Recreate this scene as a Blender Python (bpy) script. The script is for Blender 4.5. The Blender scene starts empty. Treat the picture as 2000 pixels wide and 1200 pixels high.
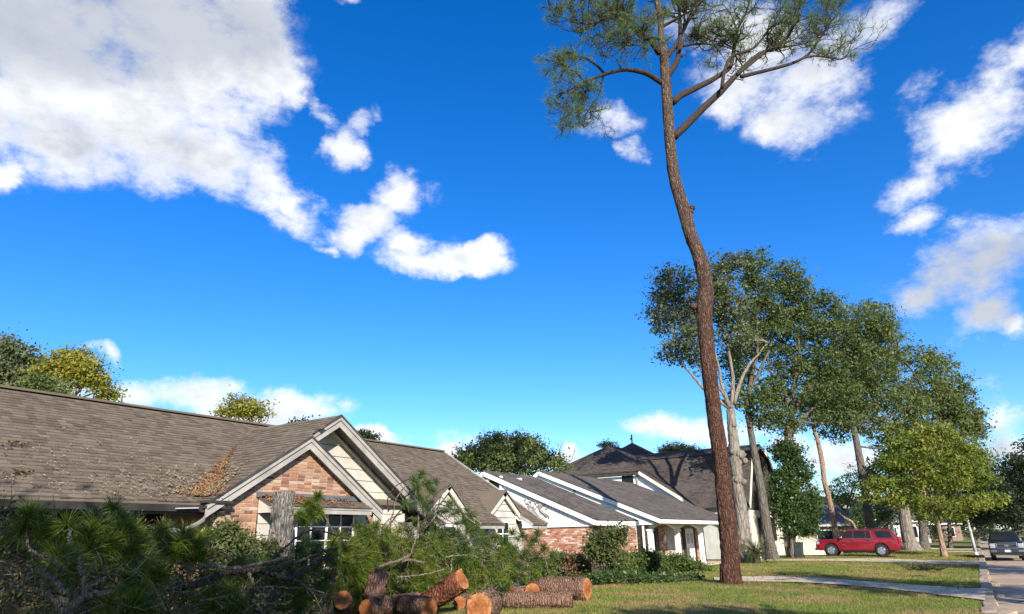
import bpy, bmesh, math, random
import numpy as np
from math import sin, cos, pi, radians, sqrt, atan2, hypot
from mathutils import Vector, Matrix, Euler, noise as mnoise

random.seed(7)
rng = np.random.default_rng(7)
C = bpy.context.scene.collection
SC = bpy.context.scene

# ------------------------------------------------------------------ camera
YAW, PIT, ROL, FOC, EYE = radians(33), radians(19.1), radians(-1.2), 1307.0, 1.7
cam_d = bpy.data.cameras.new('camera')
cam_d.sensor_width = 36.0
cam_d.lens = FOC / 2000 * 36.0
cam_d.clip_start, cam_d.clip_end = 0.1, 6000
cam = bpy.data.objects.new('camera', cam_d)
C.objects.link(cam)
CM = Matrix.Rotation(YAW, 3, 'Z') @ Matrix.Rotation(pi / 2 + PIT, 3, 'X') @ Matrix.Rotation(ROL, 3, 'Z')
cam.matrix_world = Matrix.Translation((0, 0, EYE)) @ CM.to_4x4()
SC.camera = cam
C0 = Vector((0, 0, EYE))
FH = Vector((-sin(YAW), cos(YAW), 0))

# surveying helpers: where a sight line meets a known plane in the place
def ray(x, y):
    return (CM @ Vector(((x - 1000) / FOC, (600 - y) / FOC, -1))).normalized()
def on_plane(x, y, p, n):
    d = ray(x, y); n = Vector(n)
    return C0 + d * ((Vector(p) - C0).dot(n) / d.dot(n))
def on_x(x, y, v): return on_plane(x, y, (v, 0, 0), (1, 0, 0))
def on_y(x, y, v): return on_plane(x, y, (0, v, 0), (0, 1, 0))
def upright(x, y, base, off=0.0):
    return on_plane(x, y, Vector((base[0], base[1], 0)) + FH * off, FH)
def depth(p): return -(CM.transposed() @ (Vector(p) - C0)).z

def sstep(a, b, x):
    t = min(1, max(0, (x - a) / (b - a))); return t * t * (3 - 2 * t)
KERB_X = 0.0
def ground_z(x, y=0.0):
    if x <= -0.3 or True:
        return -0.27 * sstep(-9.0, -1.0, x)
def on_ground(x, y, up=0.0):
    z = up
    for _ in range(12):
        p = on_plane(x, y, (0, 0, z), (0, 0, 1)); z = ground_z(p.x) + up
    return p
def px_at(x, Yv, Z=None):          # the spot on the ground at distance Yv seen along column x
    lo, hi = 0.0, 1199.0
    for _ in range(40):
        m = (lo + hi) / 2; p = on_y(x, m, Yv)
        if p.z > ground_z(p.x): lo = m
        else: hi = m
    return p

# ------------------------------------------------------------------ light
SUN_DIR = Vector((0.67, -0.60, 0.44)).normalized()
w = bpy.data.worlds.new('World'); SC.world = w; w.use_nodes = True
sun_d = bpy.data.lights.new('sun', 'SUN'); sun_d.energy = 4.7; sun_d.angle = radians(0.5); sun_d.color = (1.0, 0.93, 0.82)
sun = bpy.data.objects.new('sun', sun_d); C.objects.link(sun)
sun.rotation_euler = SUN_DIR.to_track_quat('Z', 'Y').to_euler(); sun.location = SUN_DIR * 60
SC.view_settings.view_transform = 'Standard'; SC.view_settings.look = 'None'
SC.view_settings.exposure = 0.95; SC.view_settings.gamma = 1.0; SC.view_settings.use_curve_mapping = False
SC.cycles.max_bounces = 6; SC.cycles.transparent_max_bounces = 8
SC.cycles.use_denoising = True

class NT:                                   # small node-tree helper
    def __init__(s, t): s.t = t; t.nodes.clear()
    def n(s, typ, **k):
        nd = s.t.nodes.new(typ)
        for a, v in k.items():
            if a == 'inp':
                for i, x in v.items():
                    if isinstance(x, bpy.types.NodeSocket): s.t.links.new(x, nd.inputs[i])
                    else: nd.inputs[i].default_value = x
            else: setattr(nd, a, v)
        return nd
    def math(s, op, a, b=None, c=None, clamp=False):
        i = {0: a}
        if b is not None: i[1] = b
        if c is not None: i[2] = c
        return s.n('ShaderNodeMath', operation=op, use_clamp=clamp, inp=i).outputs[0]
    def mix(s, f, a, b, blend='MIX'):
        nd = s.n('ShaderNodeMix', data_type='RGBA', blend_type=blend)
        for i, x in ((0, f), (6, a), (7, b)):
            if isinstance(x, bpy.types.NodeSocket): s.t.links.new(x, nd.inputs[i])
            elif i == 0: nd.inputs[0].default_value = x
            else: nd.inputs[i].default_value = (*x, 1) if len(x) == 3 else x
        return nd.outputs[2]
    def noise(s, vec, scale, detail=4, rough=0.55, dim='3D'):
        nd = s.n('ShaderNodeTexNoise', noise_dimensions=dim, inp={'Scale': scale, 'Detail': detail, 'Roughness': rough})
        if vec is not None: s.t.links.new(vec, nd.inputs['Vector'])
        return nd.outputs[0]
    def step(s, x, a, b, lo=0.0, hi=1.0):
        return s.n('ShaderNodeMapRange', interpolation_type='SMOOTHSTEP', inp={0: x, 1: a, 2: b, 3: lo, 4: hi}).outputs[0]
    def link(s, a, b): s.t.links.new(a, b)

# ---- sky: Nishita air with a deck of broken cumulus, laid out by compass bearing and elevation
def azel(x, y):
    d = ray(x, y); q = Matrix.Rotation(-YAW, 3, 'Z') @ d
    return atan2(q.x, q.y), math.asin(q.z)
CLOUDS = [  # x, y, half width, half height, tilt, weakness
 (110,40,360,150,0,0),(330,70,270,150,10,0),(480,30,110,85,0,0),(80,190,190,140,0,.0),(250,220,240,150,30,0),(330,150,240,150,10,0),
 (140,285,150,85,15,0),(400,300,190,90,32,0),(520,362,165,85,30,0),(590,400,95,60,25,.05),(590,440,130,45,15,.35),(500,130,100,100,30,.15),
 (560,170,50,55,0,.3),(10,250,60,90,0,.3),(0,335,60,35,0,.35),
 (625,215,75,22,42,.3),(675,278,50,48,20,.1),(715,235,45,30,-20,.4),(792,372,66,55,15,.08),(735,430,85,48,-25,.12),
 (700,465,65,38,-10,.25),(828,480,75,42,10,.15),(870,508,120,30,0,.12),(928,493,65,32,-10,.15),(650,490,22,15,0,.4),
 (680,5,45,20,0,.35),
 (1240,300,38,28,-20,.42),(1210,240,70,42,10,.42),(1470,120,150,120,0,.30),(1600,150,160,120,-35,.34),(1710,40,120,70,-35,.38),
 (1550,240,90,80,-50,.38),(1430,200,70,50,0,.42),(1400,50,160,80,0,.28),
 (1895,250,170,105,-38,.02),(1965,170,110,100,-30,.0),(1800,345,115,62,-30,.08),(1815,430,85,42,-15,.15),(1995,120,60,80,0,0),(1790,180,80,45,-30,.4),
 (1880,530,240,80,-20,.0),(1960,470,120,85,-20,0),(1780,570,130,52,-18,.08),(1935,615,105,52,-22,.05),(1990,640,60,40,0,.2),
 (1965,790,95,62,0,.05),(1985,855,110,60,0,.0),(1640,895,60,34,0,.1),(1345,845,150,38,0,.18),(1250,850,55,18,0,.4),
 (40,668,60,22,0,.3),(205,692,55,24,30,.3),(260,768,95,52,0,.0),(375,775,110,52,0,.0),(490,812,150,40,0,.0),
 (585,802,110,44,0,.0),(100,750,140,30,0,.1),(722,852,60,22,0,.15),(872,862,90,44,0,.0),(1097,888,30,32,0,.05),(1085,905,60,26,0,.2),(1560,880,90,25,0,.3)]
GREY = [(150,40,380,150,0),(420,60,200,90,0),(1880,540,260,75,-20),(1960,600,120,60,-20),(1900,860,120,60,0)]
def world_nodes():
    t = NT(w.node_tree)
    out = t.n('ShaderNodeOutputWorld')
    sky = t.n('ShaderNodeTexSky', sky_type='NISHITA')
    sky.sun_disc = False
    sky.sun_elevation = math.asin(SUN_DIR.z)
    sky.sun_rotation = atan2(SUN_DIR.x, SUN_DIR.y)
    sky.air_density, sky.dust_density, sky.ozone_density = 1.0, 0.25, 5.0
    hs = t.n('ShaderNodeHueSaturation', inp={'Hue': 0.511, 'Saturation': 1.29, 'Value': 1.21})
    t.link(sky.outputs[0], hs.inputs['Color'])
    co = t.n('ShaderNodeTexCoord').outputs['Generated']
    v = t.n('ShaderNodeVectorRotate', rotation_type='Z_AXIS', inp={'Vector': co, 'Angle': -YAW}).outputs[0]
    nrm = t.n('ShaderNodeVectorMath', operation='NORMALIZE', inp={0: v}).outputs[0]
    s = t.n('ShaderNodeSeparateXYZ', inp={0: nrm})
    az = t.math('ARCTAN2', s.outputs[0], s.outputs[1]); el = t.math('ARCSINE', s.outputs[2])
    q = t.n('ShaderNodeCombineXYZ', inp={0: az, 1: el}).outputs[0]
    wn = t.n('ShaderNodeTexNoise', noise_dimensions='3D', inp={'Vector': nrm, 'Scale': 6.0, 'Detail': 5, 'Roughness': .6}).outputs['Color']
    off = t.n('ShaderNodeVectorMath', operation='MULTIPLY_ADD', inp={0: wn, 1: (.17, .11, 0), 2: (-.085, -.055, 0)}).outputs[0]
    qw = t.n('ShaderNodeVectorMath', operation='ADD', inp={0: q, 1: off}).outputs[0]
    def blob(cx, cy, rx, ry, rot, weak):
        a0, e0 = azel(cx, cy)
        r = radians(rot)
        a1, e1 = azel(cx + rx * cos(r), cy + rx * sin(r)); a2, e2 = azel(cx - ry * sin(r), cy + ry * cos(r))
        ux, uy = a1 - a0, e1 - e0
        sx = hypot(ux, uy); sy = hypot(a2 - a0, e2 - e0)
        m = t.n('ShaderNodeMapping', vector_type='TEXTURE', inp={0: qw, 1: (a0, e0, -weak), 2: (0, 0, atan2(uy, ux)), 3: (sx * 1.22, sy * 1.22, 1)})
        return t.n('ShaderNodeTexGradient', gradient_type='SPHERICAL', inp={0: m.outputs[0]}).outputs[1]
    acc = None
    for c in CLOUDS:
        b = blob(*c); acc = b if acc is None else t.math('MAXIMUM', acc, b)
    gr = None
    for c in GREY:
        b = blob(*c, 0); gr = b if gr is None else t.math('MAXIMUM', gr, b)
    # the same broken deck carries on round the rest of the sky
    far = t.math('MAXIMUM', t.step(t.math('ABSOLUTE', az), .75, .95), t.step(el, .80, .95))
    wide = t.math('MULTIPLY', t.step(t.noise(nrm, 3.0, 3), .48, .72), far)
    acc = t.math('MAXIMUM', acc, t.math('MULTIPLY', wide, .8))
    st = t.n('ShaderNodeVectorMath', operation='MULTIPLY', inp={0: nrm, 1: (1, 1, 1.6)}).outputs[0]
    fb = t.noise(st, 11.0, 12, .68)
    big = t.noise(st, 2.6, 4, .6)
    tex = t.math('ADD', t.math('MULTIPLY', t.math('SUBTRACT', fb, .5), 2.6), t.math('MULTIPLY', t.math('SUBTRACT', big, .5), 1.6))
    dn = t.math('MULTIPLY_ADD', acc, 1.35, tex)
    dens = t.math('MULTIPLY', t.step(dn, .12, 1.15), t.step(acc, 0.0, .3))
    sh = t.n('ShaderNodeVectorMath', operation='ADD', inp={0: st, 1: (.012, -.01, .03)}).outputs[0]
    relief = t.math('SUBTRACT', t.noise(sh, 6.5, 6, .62), t.noise(st, 6.5, 6, .62))
    n2 = t.noise(st, 3.0, 6, .62)
    shade = t.math('ADD', t.math('MULTIPLY', relief, 3.0), t.math('MULTIPLY', t.step(n2, .42, .66), .55))
    shade = t.math('MULTIPLY', shade, t.step(dn, .5, 1.2), clamp=True)
    ccol = t.mix(shade, (5.9, 5.95, 5.95), (3.3, 3.5, 3.9))
    ccol = t.mix(t.math('MULTIPLY', t.step(gr, .0, .65), .75), ccol, (2.5, 2.75, 3.25))
    horizon = t.step(el, .0, .16, .35, 0.0)           # pale air low down
    base = t.mix(horizon, hs.outputs[0], (2.9, 3.9, 5.3))
    col = t.mix(t.math('MULTIPLY', dens, .96), base, ccol)
    bg = t.n('ShaderNodeBackground', inp={0: col, 1: 0.1})
    t.link(bg.outputs[0], out.inputs[0])
    w.cycles.sampling_method = 'MANUAL'; w.cycles.sample_map_resolution = 512
world_nodes()

# ------------------------------------------------------------------ materials
MATS = {}
def material(name, fn):
    if name in MATS: return MATS[name]
    m = bpy.data.materials.new(name); m.use_nodes = True
    t = NT(m.node_tree); out = t.n('ShaderNodeOutputMaterial')
    t.link(fn(t), out.inputs[0]); MATS[name] = m
    return m
def bsdf(t, col, rough=.8, bump=None, bs=.3, bd=.02, spec=.3, **k):
    b = t.n('ShaderNodeBsdfPrincipled')
    for i, x in (('Base Color', col), ('Roughness', rough), ('Specular IOR Level', spec), *k.items()):
        if isinstance(x, bpy.types.NodeSocket): t.link(x, b.inputs[i])
        elif i == 'Base Color' and len(x) == 3: b.inputs[i].default_value = (*x, 1)
        else: b.inputs[i].default_value = x
    if bump is not None:
        bn = t.n('ShaderNodeBump', inp={'Height': bump, 'Strength': bs, 'Distance': bd}); t.link(bn.outputs[0], b.inputs['Normal'])
    return b.outputs[0]
def pos(t): return t.n('ShaderNodeNewGeometry').outputs['Position']
def obco(t): return t.n('ShaderNodeTexCoord').outputs['Object']
def rnd(t):                       # one random value for each piece, part or loose island
    a = t.n('ShaderNodeObjectInfo').outputs['Random']; b = t.n('ShaderNodeNewGeometry').outputs['Random Per Island']
    return t.math('FRACT', t.math('ADD', a, b))
def ramp(t, f, stops):
    r = t.n('ShaderNodeValToRGB', inp={0: f}); e = r.color_ramp.elements
    while len(e) < len(stops): e.new(0.5)
    for i, (p, c) in enumerate(stops): e[i].position = p; e[i].color = (*c, 1)
    return r.outputs[0]

def m_plain(name, c, rough=.7, var=.12, scale=3.0, bump=.15, spec=.3, **k):
    def f(t):
        n = t.noise(pos(t), scale, 5); n2 = t.noise(pos(t), scale * 14, 3)
        lo = tuple(x * (1 - var) for x in c); hi = tuple(min(1, x * (1 + var)) for x in c)
        col = t.mix(t.step(n, .3, .7), lo, hi)
        return bsdf(t, col, rough, n2, bump, .01, spec, **k)
    return material(name, f)
def m_brick(name, stops, wear=.35):
    def f(t):
        r = rnd(t); col = ramp(t, r, stops)
        n = t.noise(pos(t), 9, 6, .65); n2 = t.noise(pos(t), 60, 4, .6)
        col = t.mix(t.math('MULTIPLY', t.step(n, .52, .72), wear), col, (.42, .35, .29))
        col = t.mix(t.step(n2, .35, .75, .0, .3), col, (.16, .085, .06))
        return bsdf(t, col, .92, n2, .6, .012, .15)
    return material(name, f)
def m_shingle(name, stops, moss=.3):
    def f(t):
        r = rnd(t); col = ramp(t, r, stops)
        n = t.noise(pos(t), 1.1, 6, .6); n2 = t.noise(pos(t), 90, 3, .7)
        col = t.mix(t.math('MULTIPLY', t.step(n, .5, .75), moss), col, (.22, .19, .12))
        col = t.mix(t.step(n2, .3, .8, 0, .45), col, (.05, .043, .038))
        return bsdf(t, col, .95, n2, .5, .01, .1)
    return material(name, f)
def m_courses(name, a, b, scale=1.0):           # far roofs: courses too small to pick apart
    def f(t):
        p = pos(t); s = t.n('ShaderNodeSeparateXYZ', inp={0: p})
        z = t.math('MULTIPLY', s.outputs[2], 17.0 * scale)
        fr = t.math('FRACT', t.math('ADD', z, t.math('MULTIPLY', t.noise(p, 3, 2), .5)))
        n = t.noise(p, .5, 5, .6); sv = t.n('ShaderNodeVectorMath', operation='MULTIPLY', inp={0: p, 1: (4, 4, 17)}).outputs[0]
        cell = t.n('ShaderNodeTexVoronoi', inp={'Vector': sv, 'Scale': 1.0}).outputs['Color']
        cv = t.n('ShaderNodeSeparateColor', inp={0: cell}).outputs[0]
        st = t.n('ShaderNodeVectorMath', operation='MULTIPLY', inp={0: p, 1: (.35, 2.2, .35)}).outputs[0]
        f1 = t.math('ADD', t.math('MULTIPLY', cv, .45), t.math('MULTIPLY', t.noise(st, 1.0, 5, .65), .9), clamp=True)
        col = t.mix(t.step(f1, .3, .95), a, b)
        col = t.mix(t.step(n, .45, .7, 0, .35), col, tuple(x * .5 for x in a))
        return bsdf(t, col, .95, fr, .5, .03, .1)
    return material(name, f)
def m_bark(name, a, b, c, sc=1.0, ridge=7.0, bs=.9, crack=.65):
    def f(t):
        p = pos(t)
        sv = t.n('ShaderNodeVectorMath', operation='MULTIPLY', inp={0: p, 1: (ridge * sc, ridge * sc, ridge * sc * .22)}).outputs[0]
        n = t.noise(sv, 1.6, 7, .7); n2 = t.noise(p, 22 * sc, 5, .65); n3 = t.noise(p, .9, 3)
        vo = t.n('ShaderNodeTexVoronoi', feature='DISTANCE_TO_EDGE', inp={'Vector': sv, 'Scale': 1.3}).outputs[0]
        h = t.math('ADD', t.math('MULTIPLY', t.step(vo, 0, .25), .6), t.math('MULTIPLY', n, .7))
        col = t.mix(t.step(n, .3, .68), a, b)
        col = t.mix(t.step(n2, .55, .75, 0, .7), col, c)
        col = t.mix(t.step(vo, .0, .12, crack, 0), col, tuple(x * .35 for x in a))
        col = t.mix(t.step(n3, .4, .65, 0, .35), col, tuple(x * .6 for x in b))
        return bsdf(t, col, .95, h, bs, .05, .1)
    return material(name, f)
def m_leaf(name, stops, trans=.35, rough=.55, spec=.3, clump=.5):
    def f(t):
        r = t.n('ShaderNodeNewGeometry').outputs['Random Per Island']; n = t.noise(pos(t), clump, 3)
        fac = t.math('ADD', t.math('MULTIPLY', r, .6), t.math('MULTIPLY', t.step(n, .3, .7), .4))
        col = ramp(t, fac, stops)
        d = bsdf(t, col, rough, spec=spec)
        tr = t.n('ShaderNodeBsdfTranslucent', inp={0: t.mix(.5, col, (.16, .2, .02))})
        return t.n('ShaderNodeMixShader', inp={0: trans, 1: d, 2: tr.outputs[0]}).outputs[0]
    return material(name, f)

M_BRICK = m_brick('old_brick', [(0, (.15, .07, .055)), (.10, (.24, .11, .07)), (.22, (.33, .17, .105)), (.6, (.385, .225, .14)), (.85, (.43, .285, .185)), (.95, (.47, .36, .265)), (1, (.19, .11, .09))])
M_BRICK2 = m_brick('painted_worn_brick', [(0, (.26, .08, .05)), (.3, (.38, .15, .09)), (.65, (.46, .22, .14)), (.85, (.55, .38, .28)), (1, (.62, .55, .47))], .5)
M_MORTAR = m_plain('mortar', (.56, .48, .40), .95, .2, 6, .5)
M_SHINGLE = m_shingle('weathered_shingle', [(0, (.115, .088, .066)), (.3, (.145, .113, .086)), (.7, (.172, .137, .104)), (.95, (.195, .158, .12)), (1, (.10, .078, .06))])
M_ROOF2 = m_courses('grey_brown_shingles', (.062, .054, .048), (.125, .108, .094))
M_ROOF3 = m_courses('dark_weathered_shingles', (.038, .033, .031), (.095, .078, .068))
M_ROOF4 = m_courses('pale_grey_shingles', (.12, .115, .11), (.2, .19, .18))
M_TRIM = m_plain('grey_trim_paint', (.33, .305, .275), .75, .18, 2.5, .25)
M_TRIMD = m_plain('dark_edge_metal', (.05, .045, .042), .6, .3, 4, .2)
M_GUTTER = m_plain('tarnished_gutter', (.045, .042, .042), .45, .3, 3, .2)
M_SIDING = m_plain('beige_siding_paint', (.47, .44, .385), .75, .14, 2.0, .2)
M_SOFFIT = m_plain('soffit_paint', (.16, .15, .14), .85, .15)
M_WHITE = m_plain('white_paint', (.78, .765, .72), .65, .07, 1.3, .12)
M_CREAM = m_plain('cream_paint', (.70, .64, .50), .7, .1, 1.0, .15)
M_SLATE = m_plain('slate_blue_paint', (.105, .115, .125), .7, .15)
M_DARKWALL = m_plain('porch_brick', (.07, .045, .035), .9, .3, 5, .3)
M_DARK = m_plain('dark_wood', (.03, .024, .02), .6, .3)
M_GREYWALL = m_plain('grey_stucco', (.42, .42, .40), .85, .12, 2, .3)
def _glass(t):
    n = t.noise(pos(t), 1.2, 3)
    col = t.mix(n, (.006, .008, .01), (.02, .026, .03))
    return bsdf(t, col, .08, spec=.22)
M_GLASS = material('window_glass', _glass)
def _pinebark(t):
    p = pos(t); z = t.n('ShaderNodeSeparateXYZ', inp={0: p}).outputs[2]
    sv = t.n('ShaderNodeVectorMath', operation='MULTIPLY', inp={0: p, 1: (13, 13, 2.9)}).outputs[0]
    wv = t.n('ShaderNodeVectorMath', operation='ADD', inp={0: sv, 1: t.n('ShaderNodeTexNoise', inp={'Vector': p, 'Scale': 5.0, 'Detail': 3}).outputs['Color']}).outputs[0]
    vo = t.n('ShaderNodeTexVoronoi', feature='DISTANCE_TO_EDGE', inp={'Vector': wv, 'Scale': 1.2}).outputs[0]
    cell = t.n('ShaderNodeSeparateColor', inp={0: t.n('ShaderNodeTexVoronoi', inp={'Vector': wv, 'Scale': 1.2}).outputs['Color']}).outputs[0]
    n = t.noise(sv, 1.2, 7, .7); n2 = t.noise(p, 26, 5, .65); n3 = t.noise(p, .7, 4)
    low = t.mix(cell, (.080, .038, .027), (.165, .082, .056)); high = t.mix(cell, (.10, .068, .052), (.20, .145, .115))
    col = t.mix(t.step(t.math('ADD', z, t.math('MULTIPLY', n3, 6)), 9, 20), low, high)
    col = t.mix(t.step(n2, .55, .75, 0, .7), col, (.30, .20, .15))
    col = t.mix(t.step(n, .5, .72, 0, .55), col, (.055, .03, .022))
    col = t.mix(t.step(vo, .0, .14, .55, 0), col, (.022, .013, .010))
    h = t.math('ADD', t.math('MULTIPLY', t.step(vo, 0, .3), .8), t.math('MULTIPLY', n, .5))
    return bsdf(t, col, .95, h, 1.0, .08, .1)
M_PINEBARK = material('pine_bark', _pinebark)
M_LIMB = m_bark('pine_limb_bark', (.045, .036, .032), (.085, .064, .052), (.12, .095, .08), 2.0, 6.0)
M_GREYBARK = m_bark('grey_furrowed_bark', (.13, .115, .10), (.27, .24, .21), (.36, .33, .29), 1.6, 9.0)
M_PALEBARK = m_bark('pale_flaky_bark', (.15, .13, .105), (.27, .235, .19), (.36, .32, .265), .8, 4.0)
M_OAKBARK = m_bark('oak_bark', (.085, .072, .06), (.17, .145, .12), (.22, .19, .16), 1.0, 5.0)
M_TANBARK = m_bark('tan_bark', (.20, .13, .09), (.36, .25, .18), (.42, .32, .24), 1.0, 4.0)
M_LOGBARK = m_bark('log_bark', (.13, .066, .042), (.29, .175, .125), (.46, .38, .32), 1.8, 7.0, 1.0)
M_REDBARK = m_bark('red_log_bark', (.13, .045, .026), (.26, .10, .055), (.27, .14, .10), 1.6, 6.0, 1.0)
M_DEADWOOD = m_bark('dead_wood_bark', (.13, .10, .07), (.29, .235, .17), (.38, .33, .26), 3.0, 7.0)
def _cut(t):
    s = t.n('ShaderNodeSeparateXYZ', inp={0: obco(t)})
    r = t.math('SQRT', t.math('ADD', t.math('POWER', s.outputs[0], 2), t.math('POWER', s.outputs[1], 2)))
    r2 = t.math('ADD', r, t.math('MULTIPLY', t.noise(obco(t), 6, 3), .05))
    ring = t.math('SINE', t.math('MULTIPLY', r2, 230))
    n = t.noise(obco(t), 7, 5, .65); n2 = t.noise(obco(t), 70, 3)
    col = t.mix(t.step(r2, .03, .30), (.24, .075, .022), (.44, .185, .065))
    col = t.mix(t.step(ring, -.4, 1, 0, .30), col, (.19, .055, .018))
    col = t.mix(t.step(n, .40, .62, 0, .8), col, (.15, .042, .014))
    sw = t.n('ShaderNodeVectorMath', operation='MULTIPLY', inp={0: obco(t), 1: (6, 90, 1)}).outputs[0]
    col = t.mix(t.step(t.noise(sw, 1, 4), .5, .7, 0, .5), col, (.50, .29, .13))
    return bsdf(t, col, .8, t.math('ADD', t.math('MULTIPLY', ring, .15), n2), .5, .01, .2)
M_CUT = material('fresh_cut_wood', _cut)
M_NEEDLE = m_leaf('pine_needles', [(0, (0.036, 0.06, 0.008)), (0.4, (0.08, 0.122, 0.012)), (0.75, (0.13, 0.18, 0.018)), (1, (0.23, 0.2, 0.035))], .3, .5, .35, 1.6)
M_NEEDLEB = m_leaf('bluish_pine_needles', [(0, (0.03, 0.056, 0.014)), (0.5, (0.062, 0.104, 0.024)), (1, (0.12, 0.165, 0.04))], .3, .5, .35, 1.6)
M_NEEDLEY = m_leaf('yellowing_pine_needles', [(0, (0.066, 0.108, 0.019)), (0.5, (0.12, 0.168, 0.029)), (1, (0.24, 0.216, 0.054))], .3, .5, .35, 1.6)
M_NEEDLEUP = m_leaf('canopy_needles', [(0, (0.085, 0.15, 0.045)), (0.5, (0.14, 0.23, 0.06)), (1, (0.24, 0.33, 0.09))], .45, .5, .3, .8)
M_DEADN = m_leaf('dead_pine_needles', [(0, (.10, .055, .025)), (.5, (.2, .11, .045)), (1, (.3, .19, .08))], .2, .7, .2)
M_OAK = m_leaf('oak_leaves', [(0, (0.042, 0.07, 0.02)), (0.45, (0.082, 0.118, 0.032)), (0.8, (0.13, 0.16, 0.048)), (1, (0.21, 0.19, 0.085))], .35, .5, .35)
M_OAKB = m_leaf('dusty_green_leaves', [(0, (0.058, 0.078, 0.038)), (0.5, (0.105, 0.128, 0.06)), (1, (0.19, 0.2, 0.11))], .35, .5, .35)
M_IVY = m_leaf('ivy_leaves', [(0, (0.022, 0.05, 0.013)), (0.5, (0.043, 0.085, 0.02)), (1, (0.094, 0.138, 0.031))], .3, .4, .4)
M_YELLOW = m_leaf('yellow_green_leaves', [(0, (0.07, 0.11, 0.018)), (0.35, (0.13, 0.18, 0.026)), (0.75, (0.22, 0.25, 0.036)), (1, (0.34, 0.27, 0.06))], .4, .5, .3)
M_GOLD = m_leaf('golden_leaves', [(0, (.12, .14, .02)), (.4, (.23, .23, .03)), (.75, (.34, .30, .045)), (1, (.42, .32, .07))], .45, .5, .3)
M_OLIVE = m_leaf('olive_leaves', [(0, (0.07, 0.1, 0.034)), (0.5, (0.13, 0.165, 0.05)), (1, (0.21, 0.235, 0.08))], .4, .5, .3)
M_HEDGE = m_leaf('hedge_leaves', [(0, (0.035, 0.06, 0.016)), (0.5, (0.07, 0.105, 0.026)), (1, (0.14, 0.16, 0.045))], .25, .6, .2)
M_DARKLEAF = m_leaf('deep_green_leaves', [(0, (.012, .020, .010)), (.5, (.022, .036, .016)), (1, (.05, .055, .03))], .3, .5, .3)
M_BUSH = m_leaf('glossy_bush_leaves', [(0, (0.035, 0.055, 0.016)), (0.5, (0.07, 0.09, 0.026)), (1, (0.13, 0.13, 0.05))], .2, .55, .25)
M_BROWNL = m_leaf('brown_dead_leaves', [(0, (.07, .035, .02)), (.5, (.15, .08, .04)), (1, (.28, .17, .09))], .2, .7, .2)
M_PALELITTER = m_leaf('pale_roof_litter', [(0, (.15, .115, .07)), (.5, (.21, .165, .10)), (1, (.30, .24, .15))], .1, .8, .2)
M_STRAW = m_leaf('orange_pine_straw', [(0, (.11, .05, .025)), (.5, (.22, .105, .05)), (1, (.34, .20, .095))], .15, .8, .2)

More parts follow.
